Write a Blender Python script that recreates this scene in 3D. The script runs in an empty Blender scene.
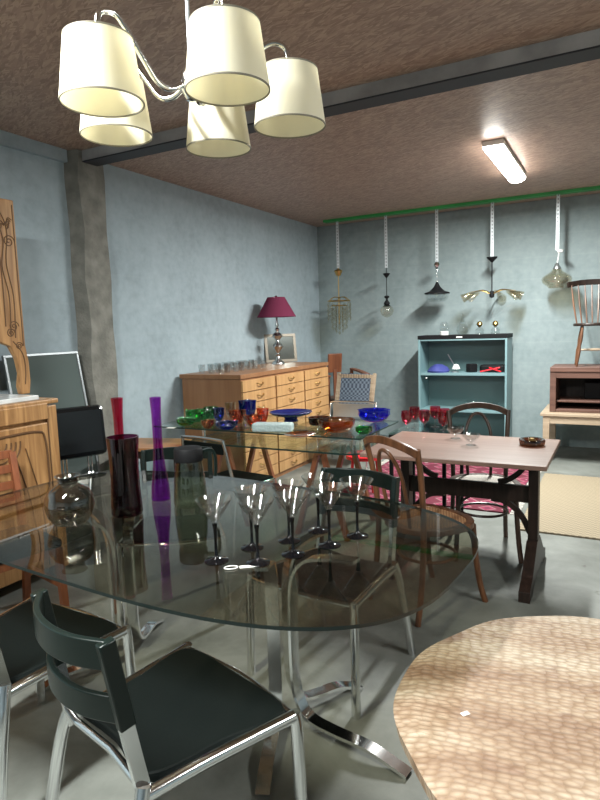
import bpy, bmesh, math, random
from mathutils import Vector, Matrix, Euler
random.seed(7)
S = bpy.context.scene
COL = S.collection
PI = math.pi
# ------------------------------------------------------------------ camera
cd = bpy.data.cameras.new('camera'); cam = bpy.data.objects.new('camera', cd); COL.objects.link(cam)
cd.sensor_fit = 'VERTICAL'; cd.sensor_height = 32.0; cd.lens = 24.0      # 600 px focal length at 800 px
p_, r_ = 0.118278, -0.031918
F = Vector((0, math.cos(p_), -math.sin(p_))); U0 = Vector((0, math.sin(p_), math.cos(p_))); R0 = Vector((1, 0, 0))
RR = R0*math.cos(r_) + U0*math.sin(r_); UU = -R0*math.sin(r_) + U0*math.cos(r_)
M = Matrix((RR, UU, -F)).transposed().to_4x4(); M.translation = Vector((0, 0, 1.5))
cam.matrix_world = M; cd.clip_start = 0.05; S.camera = cam
# ------------------------------------------------------------------ world, lights, exposure
w = bpy.data.worlds.new('world'); S.world = w; w.use_nodes = True
w.node_tree.nodes['Background'].inputs[0].default_value = (0.75, 0.85, 1.0, 1)
w.node_tree.nodes['Background'].inputs[1].default_value = 0.55
S.view_settings.view_transform = 'Standard'; S.view_settings.look = 'None'
S.view_settings.gamma = 1; S.view_settings.use_curve_mapping = False
S.view_settings.exposure = 0.28
BATTEN_FAR, BATTEN_NEAR = 185.0, 165.0
# room frame: origin at the far left corner, x along the back wall, y towards the back wall
K = Vector((.314, 8.595, 0)); EX = Vector((.8814, -.4724, 0)); EY = Vector((.4724, .8814, 0))
RZ = math.atan2(-.4724, .8814); H = 2.9
def W(x, y, z=0): return K + EX*x + EY*y + Vector((0, 0, z))

# ------------------------------------------------------------------ materials
def newmat(name):
    m = bpy.data.materials.new(name); m.use_nodes = True
    return m, m.node_tree, m.node_tree.nodes['Principled BSDF']
def plain(name, col, rough=.5, metal=0., bump=0., scale=40., var=.0, coat=0., vscale=None):
    m, nt, b = newmat(name); N = nt.nodes; L = nt.links
    b.inputs['Base Color'].default_value = (*col, 1); b.inputs['Roughness'].default_value = rough
    b.inputs['Metallic'].default_value = metal; b.inputs['Coat Weight'].default_value = coat
    if bump or var:
        tc = N.new('ShaderNodeTexCoord'); no = N.new('ShaderNodeTexNoise'); no.inputs['Scale'].default_value = vscale or scale
        no.inputs['Detail'].default_value = 6; L.new(tc.outputs['Object'], no.inputs['Vector'])
        if var:
            r = N.new('ShaderNodeValToRGB'); r.color_ramp.elements[0].position = .3; r.color_ramp.elements[1].position = .7
            r.color_ramp.elements[0].color = (*[c*(1-var) for c in col], 1); r.color_ramp.elements[1].color = (*[min(1, c*(1+var)) for c in col], 1)
            L.new(no.outputs['Fac'], r.inputs[0]); L.new(r.outputs[0], b.inputs['Base Color'])
        if bump:
            n2 = N.new('ShaderNodeTexNoise'); n2.inputs['Scale'].default_value = scale; n2.inputs['Detail'].default_value = 4
            L.new(tc.outputs['Object'], n2.inputs['Vector'])
            bp = N.new('ShaderNodeBump'); bp.inputs['Strength'].default_value = bump; bp.inputs['Distance'].default_value = .01
            L.new(n2.outputs['Fac'], bp.inputs['Height']); L.new(bp.outputs[0], b.inputs['Normal'])
    return m
def wood(name, c1, c2, rough=.45, axis='X', scale=1.0, coat=0.):
    m, nt, b = newmat(name); N = nt.nodes; L = nt.links
    tc = N.new('ShaderNodeTexCoord'); mp = N.new('ShaderNodeMapping'); L.new(tc.outputs['Object'], mp.inputs['Vector'])
    s = [22*scale, 22*scale, 22*scale]; s['XYZ'.index(axis)] = 1.6*scale; mp.inputs['Scale'].default_value = s
    no = N.new('ShaderNodeTexNoise'); no.inputs['Scale'].default_value = 1.5; no.inputs['Detail'].default_value = 8
    no.inputs['Distortion'].default_value = .8; L.new(mp.outputs[0], no.inputs['Vector'])
    r = N.new('ShaderNodeValToRGB'); r.color_ramp.elements[0].position = .33; r.color_ramp.elements[1].position = .68
    r.color_ramp.elements[0].color = (*c1, 1); r.color_ramp.elements[1].color = (*c2, 1)
    L.new(no.outputs['Fac'], r.inputs[0]); L.new(r.outputs[0], b.inputs['Base Color'])
    b.inputs['Roughness'].default_value = rough; b.inputs['Coat Weight'].default_value = coat
    bp = N.new('ShaderNodeBump'); bp.inputs['Strength'].default_value = .15; bp.inputs['Distance'].default_value = .004
    L.new(no.outputs['Fac'], bp.inputs['Height']); L.new(bp.outputs[0], b.inputs['Normal'])
    return m
def thinglass(name, tint, ior=1.5, rough=.0, gloss=(1, 1, 1)):
    m = bpy.data.materials.new(name); m.use_nodes = True; nt = m.node_tree; N = nt.nodes; L = nt.links
    for n in list(N): N.remove(n)
    o = N.new('ShaderNodeOutputMaterial'); mx = N.new('ShaderNodeMixShader'); t = N.new('ShaderNodeBsdfTransparent')
    g = N.new('ShaderNodeBsdfGlossy'); fr = N.new('ShaderNodeFresnel'); fr.inputs[0].default_value = ior
    N.remove(fr)
    t.inputs[0].default_value = (*tint, 1); g.inputs['Roughness'].default_value = rough; g.inputs[0].default_value = (*gloss, 1)
    # Schlick reflectance, the same on both sides of a thin wall
    lw = N.new('ShaderNodeLayerWeight'); lw.inputs[0].default_value = .5
    pw = N.new('ShaderNodeMath'); pw.operation = 'POWER'; pw.inputs[1].default_value = 5; L.new(lw.outputs['Facing'], pw.inputs[0])
    f0 = ((ior-1)/(ior+1))**2
    ma = N.new('ShaderNodeMath'); ma.operation = 'MULTIPLY_ADD'; ma.inputs[1].default_value = 1-f0; ma.inputs[2].default_value = f0; L.new(pw.outputs[0], ma.inputs[0])
    L.new(ma.outputs[0], mx.inputs[0]); L.new(t.outputs[0], mx.inputs[1]); L.new(g.outputs[0], mx.inputs[2]); L.new(mx.outputs[0], o.inputs[0])
    return m

def mat_wall(name, c1, c2, c3):
    m, nt, b = newmat(name); N = nt.nodes; L = nt.links
    tc = N.new('ShaderNodeTexCoord')
    n1 = N.new('ShaderNodeTexNoise'); n1.inputs['Scale'].default_value = 1.6; n1.inputs['Detail'].default_value = 9; n1.inputs['Roughness'].default_value = .65
    n2 = N.new('ShaderNodeTexNoise'); n2.inputs['Scale'].default_value = 14; n2.inputs['Detail'].default_value = 8
    L.new(tc.outputs['Object'], n1.inputs['Vector']); L.new(tc.outputs['Object'], n2.inputs['Vector'])
    r = N.new('ShaderNodeValToRGB'); e = r.color_ramp.elements; e[0].position = .3; e[0].color = (*c1, 1); e[1].position = .72; e[1].color = (*c3, 1)
    k = e.new(.5); k.color = (*c2, 1)
    ad = N.new('ShaderNodeMath'); ad.operation = 'MULTIPLY_ADD'; ad.inputs[1].default_value = .35; L.new(n2.outputs['Fac'], ad.inputs[0])
    mu = N.new('ShaderNodeMath'); mu.operation = 'MULTIPLY'; mu.inputs[1].default_value = .65; L.new(n1.outputs['Fac'], mu.inputs[0])
    L.new(mu.outputs[0], ad.inputs[2]); L.new(ad.outputs[0], r.inputs[0])
    # faint block courses
    sep = N.new('ShaderNodeSeparateXYZ'); L.new(tc.outputs['Object'], sep.inputs[0])
    md = N.new('ShaderNodeMath'); md.operation = 'PINGPONG'; md.inputs[1].default_value = .125; L.new(sep.outputs['Z'], md.inputs[0])
    lt = N.new('ShaderNodeMath'); lt.operation = 'LESS_THAN'; lt.inputs[1].default_value = .008; L.new(md.outputs[0], lt.inputs[0])
    mf = N.new('ShaderNodeMath'); mf.operation = 'MULTIPLY'; L.new(lt.outputs[0], mf.inputs[0]); L.new(n2.outputs['Fac'], mf.inputs[1])
    m3 = N.new('ShaderNodeMath'); m3.operation = 'MULTIPLY'; m3.inputs[1].default_value = .10; L.new(mf.outputs[0], m3.inputs[0])
    mx = N.new('ShaderNodeMix'); mx.data_type = 'RGBA'; L.new(m3.outputs[0], mx.inputs[0]); L.new(r.outputs[0], mx.inputs[6]); mx.inputs[7].default_value = (.5, .55, .55, 1)
    L.new(mx.outputs[2], b.inputs['Base Color']); b.inputs['Roughness'].default_value = .85
    bp = N.new('ShaderNodeBump'); bp.inputs['Strength'].default_value = .35; bp.inputs['Distance'].default_value = .01
    L.new(ad.outputs[0], bp.inputs['Height']); L.new(bp.outputs[0], b.inputs['Normal'])
    return m
def mat_osb():
    m, nt, b = newmat('osb'); N = nt.nodes; L = nt.links
    tc = N.new('ShaderNodeTexCoord'); outs = []
    for i, (rz, sc) in enumerate([(.3, (11, 75, 1)), (.6, (14, 65, 1)), (-.3, (10, 80, 1))]):
        mp = N.new('ShaderNodeMapping'); mp.inputs['Rotation'].default_value = (0, 0, rz); mp.inputs['Location'].default_value = (i*3.3, i, 0)
        mp.vector_type = 'POINT'; L.new(tc.outputs['Object'], mp.inputs['Vector'])
        m2 = N.new('ShaderNodeMapping'); m2.inputs['Scale'].default_value = sc; L.new(mp.outputs[0], m2.inputs['Vector'])
        v = N.new('ShaderNodeTexVoronoi'); v.inputs['Scale'].default_value = 1.0; L.new(m2.outputs[0], v.inputs['Vector'])
        s = N.new('ShaderNodeSeparateColor'); L.new(v.outputs['Color'], s.inputs[0]); outs.append(s)
    sw = N.new('ShaderNodeMix'); sw.data_type = 'FLOAT'
    g = N.new('ShaderNodeMath'); g.operation = 'GREATER_THAN'; g.inputs[1].default_value = .5; L.new(outs[0].outputs[1], g.inputs[0])
    L.new(g.outputs[0], sw.inputs[0]); L.new(outs[1].outputs[0], sw.inputs[2]); L.new(outs[2].outputs[0], sw.inputs[3])
    s2 = N.new('ShaderNodeMix'); s2.data_type = 'FLOAT'
    g2 = N.new('ShaderNodeMath'); g2.operation = 'GREATER_THAN'; g2.inputs[1].default_value = .6; L.new(outs[1].outputs[1], g2.inputs[0])
    L.new(g2.outputs[0], s2.inputs[0]); L.new(sw.outputs[0], s2.inputs[2]); L.new(outs[0].outputs[0], s2.inputs[3])
    r = N.new('ShaderNodeValToRGB'); e = r.color_ramp.elements; e[0].color = (.28, .178, .135, 1); e[1].color = (.50, .355, .27, 1)
    k = e.new(.5); k.color = (.385, .257, .195, 1); L.new(s2.outputs[0], r.inputs[0]); L.new(r.outputs[0], b.inputs['Base Color'])
    b.inputs['Roughness'].default_value = .42
    bp = N.new('ShaderNodeBump'); bp.inputs['Strength'].default_value = .3; bp.inputs['Distance'].default_value = .003
    L.new(s2.outputs[0], bp.inputs['Height']); L.new(bp.outputs[0], b.inputs['Normal'])
    return m
def mat_floor():
    m, nt, b = newmat('concrete_floor'); N = nt.nodes; L = nt.links
    tc = N.new('ShaderNodeTexCoord')
    n1 = N.new('ShaderNodeTexNoise'); n1.inputs['Scale'].default_value = 2.2; n1.inputs['Detail'].default_value = 10; n1.inputs['Roughness'].default_value = .62; n1.inputs['Distortion'].default_value = .3
    L.new(tc.outputs['Object'], n1.inputs['Vector'])
    r = N.new('ShaderNodeValToRGB'); e = r.color_ramp.elements; e[0].position = .3; e[0].color = (.085, .09, .078, 1); e[1].position = .68; e[1].color = (.225, .235, .215, 1)
    L.new(n1.outputs['Fac'], r.inputs[0])
    v = N.new('ShaderNodeTexNoise'); v.inputs['Scale'].default_value = 9; v.inputs['Detail'].default_value = 3; L.new(tc.outputs['Object'], v.inputs['Vector'])
    vr = N.new('ShaderNodeValToRGB'); vr.color_ramp.elements[0].position = .70; vr.color_ramp.elements[1].position = .76; L.new(v.outputs['Fac'], vr.inputs[0])
    vm = N.new('ShaderNodeMath'); vm.operation = 'MULTIPLY'; vm.inputs[1].default_value = .7; L.new(vr.outputs[0], vm.inputs[0])
    mx = N.new('ShaderNodeMix'); mx.data_type = 'RGBA'; L.new(vm.outputs[0], mx.inputs[0]); L.new(r.outputs[0], mx.inputs[6]); mx.inputs[7].default_value = (.06, .05, .04, 1)
    L.new(mx.outputs[2], b.inputs['Base Color']); b.inputs['Roughness'].default_value = .5
    bp = N.new('ShaderNodeBump'); bp.inputs['Strength'].default_value = .15; bp.inputs['Distance'].default_value = .01
    L.new(n1.outputs['Fac'], bp.inputs['Height']); L.new(bp.outputs[0], b.inputs['Normal'])
    return m
def mat_weave(name, c1, c2, sc=60, rough=.8, checker=True, bump=.5):
    m, nt, b = newmat(name); N = nt.nodes; L = nt.links
    tc = N.new('ShaderNodeTexCoord'); ch = N.new('ShaderNodeTexChecker'); ch.inputs['Scale'].default_value = sc
    ch.inputs[1].default_value = (*c1, 1); ch.inputs[2].default_value = (*c2, 1)
    L.new(tc.outputs['Object'], ch.inputs['Vector']); L.new(ch.outputs[0], b.inputs['Base Color']); b.inputs['Roughness'].default_value = rough
    bp = N.new('ShaderNodeBump'); bp.inputs['Strength'].default_value = bump; bp.inputs['Distance'].default_value = .003
    L.new(ch.outputs['Fac'], bp.inputs['Height']); L.new(bp.outputs[0], b.inputs['Normal'])
    return m
def mat_perf():
    m, nt, b = newmat('perforated_strap'); N = nt.nodes; L = nt.links
    tc = N.new('ShaderNodeTexCoord'); sp = N.new('ShaderNodeSeparateXYZ'); L.new(tc.outputs['Object'], sp.inputs[0])
    pz = N.new('ShaderNodeMath'); pz.operation = 'PINGPONG'; pz.inputs[1].default_value = .02; L.new(sp.outputs['Z'], pz.inputs[0])
    g = N.new('ShaderNodeMath'); g.operation = 'GREATER_THAN'; g.inputs[1].default_value = .011; L.new(pz.outputs[0], g.inputs[0])
    ab = N.new('ShaderNodeMath'); ab.operation = 'ABSOLUTE'; L.new(sp.outputs['X'], ab.inputs[0])
    l = N.new('ShaderNodeMath'); l.operation = 'LESS_THAN'; l.inputs[1].default_value = .005; L.new(ab.outputs[0], l.inputs[0])
    m_ = N.new('ShaderNodeMath'); m_.operation = 'MULTIPLY'; L.new(g.outputs[0], m_.inputs[0]); L.new(l.outputs[0], m_.inputs[1])
    mx = N.new('ShaderNodeMix'); mx.data_type = 'RGBA'; L.new(m_.outputs[0], mx.inputs[0]); mx.inputs[6].default_value = (.6, .64, .66, 1); mx.inputs[7].default_value = (.12, .14, .15, 1)
    L.new(mx.outputs[2], b.inputs['Base Color']); b.inputs['Roughness'].default_value = .5; b.inputs['Metallic'].default_value = .2
    return m
def mat_kilim():
    m, nt, b = newmat('kilim_wool'); N = nt.nodes; L = nt.links
    tc = N.new('ShaderNodeTexCoord'); v = N.new('ShaderNodeTexVoronoi'); v.distance = 'MANHATTAN'; v.inputs['Scale'].default_value = 5.5
    v.inputs['Randomness'].default_value = .35
    L.new(tc.outputs['Object'], v.inputs['Vector']); r = N.new('ShaderNodeValToRGB'); r.color_ramp.interpolation = 'CONSTANT'
    e = r.color_ramp.elements; e[0].color = (.32, .23, .22, 1); e[1].position = .14; e[1].color = (.15, .008, .03, 1)
    for p, c in [(.3, (.05, .015, .035)), (.36, (.22, .018, .055)), (.55, (.28, .18, .18)), (.6, (.10, .006, .02))]:
        k = e.new(p); k.color = (*c, 1)
    L.new(v.outputs['Distance'], r.inputs[0]); L.new(r.outputs[0], b.inputs['Base Color']); b.inputs['Roughness'].default_value = .9
    return m
def mat_gouged():
    m, nt, b = newmat('gouged_wood'); N = nt.nodes; L = nt.links
    tc = N.new('ShaderNodeTexCoord'); mp = N.new('ShaderNodeMapping'); mp.inputs['Rotation'].default_value = (0, 0, .35); L.new(tc.outputs['Object'], mp.inputs['Vector'])
    m2 = N.new('ShaderNodeMapping'); m2.inputs['Scale'].default_value = (33, 62, 1); L.new(mp.outputs[0], m2.inputs['Vector'])
    v = N.new('ShaderNodeTexVoronoi'); v.feature = 'F1'; v.inputs['Scale'].default_value = 1; v.inputs['Randomness'].default_value = .6
    L.new(m2.outputs[0], v.inputs['Vector'])
    n = N.new('ShaderNodeTexNoise'); n.inputs['Scale'].default_value = 2.3; n.inputs['Detail'].default_value = 7
    m3 = N.new('ShaderNodeMapping'); m3.inputs['Scale'].default_value = (.6, 3, 1); L.new(mp.outputs[0], m3.inputs['Vector']); L.new(m3.outputs[0], n.inputs['Vector'])
    r = N.new('ShaderNodeValToRGB'); e = r.color_ramp.elements; e[0].position = .3; e[0].color = (.25, .155, .10, 1); e[1].position = .62; e[1].color = (.50, .41, .31, 1)
    k = e.new(.47); k.color = (.38, .275, .19, 1); L.new(n.outputs['Fac'], r.inputs[0])
    n3 = N.new('ShaderNodeTexNoise'); n3.inputs['Scale'].default_value = 4.4; n3.inputs['Detail'].default_value = 2; L.new(tc.outputs['Object'], n3.inputs['Vector'])
    kr = N.new('ShaderNodeValToRGB'); kr.color_ramp.elements[0].position = .64; kr.color_ramp.elements[1].position = .74; L.new(n3.outputs['Fac'], kr.inputs[0])
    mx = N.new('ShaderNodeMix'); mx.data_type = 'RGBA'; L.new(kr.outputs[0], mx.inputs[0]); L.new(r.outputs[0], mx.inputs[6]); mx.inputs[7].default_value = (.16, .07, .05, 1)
    # darker edge of every scoop: groove stain and relief shade put into the colour
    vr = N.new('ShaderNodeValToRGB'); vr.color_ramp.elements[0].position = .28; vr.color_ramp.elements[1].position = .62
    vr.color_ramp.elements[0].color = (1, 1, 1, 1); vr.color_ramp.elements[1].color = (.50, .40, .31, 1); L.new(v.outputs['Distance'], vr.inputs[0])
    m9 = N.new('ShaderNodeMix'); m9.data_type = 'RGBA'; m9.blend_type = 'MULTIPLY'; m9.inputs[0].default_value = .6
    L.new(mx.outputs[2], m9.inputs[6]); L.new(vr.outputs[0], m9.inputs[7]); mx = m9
    L.new(mx.outputs[2], b.inputs['Base Color']); b.inputs['Roughness'].default_value = .55; b.inputs['Specular IOR Level'].default_value = .35
    bp = N.new('ShaderNodeBump'); bp.inputs['Strength'].default_value = .9; bp.inputs['Distance'].default_value = .009
    L.new(v.outputs['Distance'], bp.inputs['Height']); L.new(bp.outputs[0], b.inputs['Normal'])
    return m
def mat_shade(name, col, tr=.35):
    m = bpy.data.materials.new(name); m.use_nodes = True; nt = m.node_tree; N = nt.nodes; L = nt.links
    for n in list(N): N.remove(n)
    o = N.new('ShaderNodeOutputMaterial'); mx = N.new('ShaderNodeMixShader'); d = N.new('ShaderNodeBsdfDiffuse'); t = N.new('ShaderNodeBsdfTranslucent')
    d.inputs[0].default_value = (*col, 1); t.inputs[0].default_value = (*col, 1); mx.inputs[0].default_value = tr
    L.new(d.outputs[0], mx.inputs[1]); L.new(t.outputs[0], mx.inputs[2]); L.new(mx.outputs[0], o.inputs[0]); return m
def emis(name, col, s):
    m, nt, b = newmat(name); b.inputs['Emission Color'].default_value = (*col, 1); b.inputs['Emission Strength'].default_value = s
    b.inputs['Base Color'].default_value = (.8, .8, .8, 1); return m

MT = dict(
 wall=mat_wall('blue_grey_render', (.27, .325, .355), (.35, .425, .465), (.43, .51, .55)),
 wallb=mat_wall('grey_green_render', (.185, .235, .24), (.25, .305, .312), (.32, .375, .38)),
 pillar=plain('raw_concrete', (.22, .215, .19), .95, bump=.8, scale=55, var=.3, vscale=8),
 osb=mat_osb(), floor=mat_floor(), green=plain('green_paint', (.03, .30, .07), .5, var=.2, vscale=3),
 beam=plain('beam_paint', (.34, .335, .34), .6, var=.35, vscale=4), darkb=plain('dark_paint', (.035, .038, .045), .6),
 chrome=plain('chrome', (.82, .83, .84), .12, 1.), satin=plain('brushed_steel', (.62, .63, .62), .25, 1.), galv=plain('galvanised', (.62, .66, .68), .5, .35), perf=mat_perf(),
 black=plain('black_plastic', (.004, .009, .0075), .3), vinyl=plain('black_vinyl', (.006, .007, .008), .18, bump=.05, scale=15),
 cloth=plain('black_leatherette', (.003, .005, .0045), .6, bump=.04, scale=120), matt=plain('matt_black', (.008, .008, .009), .6),
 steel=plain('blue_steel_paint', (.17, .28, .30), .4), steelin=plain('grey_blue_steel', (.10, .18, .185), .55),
 beech=wood('beech', (.40, .215, .085), (.52, .30, .13), .45, 'Z', .5), beechside=wood('beech_veneer', (.24, .11, .048), (.30, .145, .066), .45, 'Z', .5),
 oak=wood('carved_oak', (.24, .115, .04), (.46, .25, .10), .42, 'Z', .8), oakd=plain('dark_groove', (.10, .045, .015), .6),
 teak=wood('pinkish_laminate', (.19, .108, .082), (.25, .155, .12), .35, 'X', .5), espresso=wood('espresso_wood', (.012, .007, .005), (.028, .016, .012), .4, 'Z'),
 walnut=wood('walnut', (.07, .028, .012), (.17, .07, .03), .32, 'Z', .8), darkbent=wood('dark_bentwood', (.025, .013, .008), (.06, .03, .018), .35, 'Z', .8),
 redwood=wood('reddish_wood', (.16, .05, .022), (.27, .09, .038), .4, 'Z', .8), brown=wood('brown_cabinet', (.09, .042, .03), (.15, .075, .055), .5, 'X', .6),
 pine=wood('pale_pine', (.34, .25, .17), (.45, .35, .25), .5, 'X', .6), tray=wood('orange_wood', (.30, .13, .05), (.45, .21, .08), .4, 'X', .5),
 cane=mat_weave('woven_cane', (.42, .23, .11), (.22, .10, .045), 95), caneg=mat_weave('pale_cane', (.55, .52, .46), (.20, .17, .15), 80),
 jute=mat_weave('jute', (.32, .26, .175), (.22, .175, .115), 45), kilim=mat_kilim(), fringe=plain('cream_fringe', (.6, .57, .52), .9),
 webbing=mat_weave('blue_grey_webbing', (.16, .20, .25), (.045, .06, .09), 36), gouged=mat_gouged(), bark=wood('slab_rim', (.30, .16, .08), (.50, .31, .17), .6, 'Z'),
 marble=plain('marble', (.62, .64, .64), .2, var=.15, vscale=12), shade=mat_shade('cream_fabric', (.93, .89, .74), .38), trim=plain('shade_trim', (.23, .21, .16), .6),
 plum=mat_shade('plum_fabric', (.17, .035, .07), .1), white=plain('white_plastic', (.8, .8, .78), .4), red=plain('red_plastic', (.65, .02, .03), .25),
 brass=plain('brass', (.55, .36, .13), .3, 1.), mirror=plain('mirror_glass', (.55, .62, .60), .12, 1.), smokedark=plain('dark_panel_glass', (.10, .125, .12), .12, .0, coat=.5),
 bluecloth=plain('blue_cloth', (.04, .05, .22), .7), dframe=plain('tarnished_frame', (.20, .17, .13), .4, .3), thinframe=plain('thin_metal_frame', (.30, .32, .33), .4, .7), silver=plain('silver_frame', (.45, .47, .48), .35, .9),
 smoke=thinglass('smoked_table_glass', (.66, .645, .57), 1.6), edge=plain('dark_green_glass_edge', (.004, .010, .009), .35), pale=thinglass('pale_green_glass', (.80, .90, .86), 1.5),
 paleedge=plain('green_glass_edge', (.01, .03, .025), .3), clear=thinglass('clear_glass', (.93, .945, .945), 2.0),
 jar=thinglass('smoky_glass', (.66, .645, .61), 2.1), jug=thinglass('smoky_green_glass', (.72, .74, .66), 1.7),
 aubergine=thinglass('aubergine_glass', (.40, .16, .28), 1.7), violet=thinglass('violet_glass', (.74, .36, .82), 1.6), magenta=thinglass('magenta_glass', (.88, .28, .46), 1.6),
 gg=thinglass('green_glass', (.16, .68, .27), 2.1), gb=thinglass('blue_glass', (.15, .30, .78), 2.1), ga=thinglass('amber_glass', (.88, .46, .22), 2.1),
 gcob=thinglass('cobalt_glass', (.14, .18, .96), 1.8), gpink=thinglass('pink_glass', (.93, .42, .50), 1.8), gbrown=thinglass('brown_glass', (.36, .20, .11), 1.9),
 gwhite=plain('frosted_glass', (.45, .56, .56), .2, bump=1.0, scale=60), gsmoke=thinglass('champagne_glass', (.92, .895, .83), 2.1), navy=plain('navy_glass', (.012, .015, .10), .08),
 paper=plain('paper_label', (.75, .74, .70), .7),
 lit=emis('lit_diffuser', (1, .97, .9), 28.0),
)
for k_, v_ in (('cloth', .12), ('black', .35), ('matt', .15), ('espresso', .3)): MT[k_].node_tree.nodes['Principled BSDF'].inputs['Specular IOR Level'].default_value = v_
# ------------------------------------------------------------------ mesh builder
class MB:
    def __init__(s): s.v = []; s.f = []; s.sm = []
    def add(s, vs, fs, smooth=True):
        o = len(s.v); s.v += [Vector(v) for v in vs]; s.f += [[i+o for i in f] for f in fs]; s.sm += [smooth]*len(fs); return s
    def box(s, c, d, rot=None, smooth=False):
        x, y, z = [k/2 for k in d]; vs = [Vector((a*x, b*y, e*z)) for a in (-1, 1) for b in (-1, 1) for e in (-1, 1)]
        if rot: R = Euler(rot).to_matrix(); vs = [R @ v for v in vs]
        vs = [v+Vector(c) for v in vs]
        return s.add(vs, [(0, 1, 3, 2), (4, 6, 7, 5), (0, 4, 5, 1), (2, 3, 7, 6), (0, 2, 6, 4), (1, 5, 7, 3)], smooth)
    def lathe(s, prof, c=(0, 0, 0), n=28, wave=None):
        vs = []; fs = []; c = Vector(c); m = len(prof)
        for i in range(n):
            a = 2*PI*i/n
            for j, (r, z) in enumerate(prof):
                k = 1 + (wave[0]*math.cos(wave[1]*a)*(max(0, z/wave[2])) if wave else 0)
                vs.append(c+Vector((r*k*math.cos(a), r*k*math.sin(a), z)))
        for i in range(n):
            q = (i+1) % n
            for j in range(m-1): fs.append((i*m+j, q*m+j, q*m+j+1, i*m+j+1))
        if prof[0][0] > 1e-6 and prof[0] != prof[-1]: fs.append([i*m for i in range(n)][::-1])
        if prof[-1][0] > 1e-6 and prof[0] != prof[-1]: fs.append([i*m+m-1 for i in range(n)])
        return s.add(vs, fs)
    def sweep(s, path, sec, closed=False, up=None, scales=None):
        P = [Vector(p) for p in path]; n = len(P); k = len(sec); vs = []
        prev = None
        for i, p in enumerate(P):
            if closed: t = P[(i+1) % n]-P[i-1]
            else: t = P[min(i+1, n-1)]-P[max(i-1, 0)]
            t.normalize()
            if up is not None: u = Vector(up) - t*t.dot(Vector(up))
            elif prev is None: u = Vector((0, 0, 1))-t*t.z if abs(t.z) < .9 else Vector((1, 0, 0))-t*t.x
            else: u = prev - t*t.dot(prev)
            if u.length < 1e-5: u = Vector((1, 0, 0))
            u.normalize(); prev = u; b = t.cross(u); sc = scales[i] if scales else 1
            for (a, c) in sec: vs.append(p + b*a*sc + u*c*sc)
        fs = []
        for i in range(n if closed else n-1):
            q = (i+1) % n
            for j in range(k): fs.append((i*k+j, i*k+(j+1) % k, q*k+(j+1) % k, q*k+j))
        if not closed: fs.append(list(range(k))[::-1]); fs.append([(n-1)*k+j for j in range(k)])
        return s.add(vs, fs)
    def tube(s, path, r, n=10, closed=False, scales=None):
        return s.sweep(path, [(r*math.cos(2*PI*i/n), r*math.sin(2*PI*i/n)) for i in range(n)], closed, None, scales)
    def bar(s, path, w, t, up=(0, 0, 1), closed=False):
        return s.sweep(path, [(-w/2, -t/2), (w/2, -t/2), (w/2, t/2), (-w/2, t/2)], closed, up)
    def prism(s, outline, z0, z1, smooth=False):
        n = len(outline); vs = [(x, y, z0) for x, y in outline]+[(x, y, z1) for x, y in outline]
        fs = [list(range(n))[::-1], [n+i for i in range(n)]]+[(i, (i+1) % n, n+(i+1) % n, n+i) for i in range(n)]
        return s.add(vs, fs, smooth)
    def xf(s, M_): s.v = [M_ @ v for v in s.v]; return s
def curve(pts, n=6):
    P = [Vector(p) for p in pts]; out = []
    for i in range(len(P)-1):
        a = P[max(i-1, 0)]; b = P[i]; c = P[i+1]; d = P[min(i+2, len(P)-1)]
        for k in range(n):
            t = k/n; out.append(.5*((2*b)+(c-a)*t+(2*a-5*b+4*c-d)*t*t+(3*b-a-3*c+d)*t**3))
    out.append(P[-1]); return out
def obj(name, mb, mat, parent=None, bevel=0, label=None, loc=None, rot=None, mats=None, sub=0):
    me = bpy.data.meshes.new(name); me.from_pydata([tuple(v) for v in mb.v], [], mb.f)
    me.polygons.foreach_set('use_smooth', mb.sm); me.update()
    bm = bmesh.new(); bm.from_mesh(me); bmesh.ops.recalc_face_normals(bm, faces=bm.faces)
    for e in bm.edges:
        if len(e.link_faces) == 2 and e.calc_face_angle(0) > .7: e.smooth = False
    bm.to_mesh(me); bm.free()
    me.materials.append(MT[mat])
    for x in mats or []: me.materials.append(MT[x])
    o = bpy.data.objects.new(name, me); COL.objects.link(o)
    if parent: o.parent = parent
    if loc: o.location = loc
    if rot is not None: o.rotation_euler = (0, 0, rot)
    if bevel:
        b = o.modifiers.new('bevel', 'BEVEL'); b.width = bevel; b.segments = 2; b.limit_method = 'ANGLE'; b.angle_limit = .6
    if sub:
        b = o.modifiers.new('sub', 'SUBSURF'); b.levels = sub; b.render_levels = sub
    if label: o['label'] = label
    return o
def thing(name, label, cat, loc, rz=0, group=None):
    o = bpy.data.objects.new(name, None); COL.objects.link(o); o.empty_display_size = .1
    o.location = loc; o.rotation_euler = (0, 0, rz); o['label'] = label; o['category'] = cat
    if group: o['group'] = group
    return o
def tag(o, label, cat, group=None):
    o['label'] = label; o['category'] = cat
    if group: o['group'] = group
    return o
def dup(o, loc, rz, label, group=None, parent=None):
    c = o.copy(); COL.objects.link(c); c.location = loc; c.rotation_euler = (0, 0, rz); c['label'] = label
    if group: c['group'] = group
    for ch in list(o.children):
        d = ch.copy(); COL.objects.link(d); d.parent = c
        for g in list(ch.children):
            e = g.copy(); COL.objects.link(e); e.parent = d
    return c
def struct(o): o['kind'] = 'structure'; return o
def face(fx, fy): return math.atan2(fy, fx)-PI/2       # local +Y looks along (fx, fy)

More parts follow.
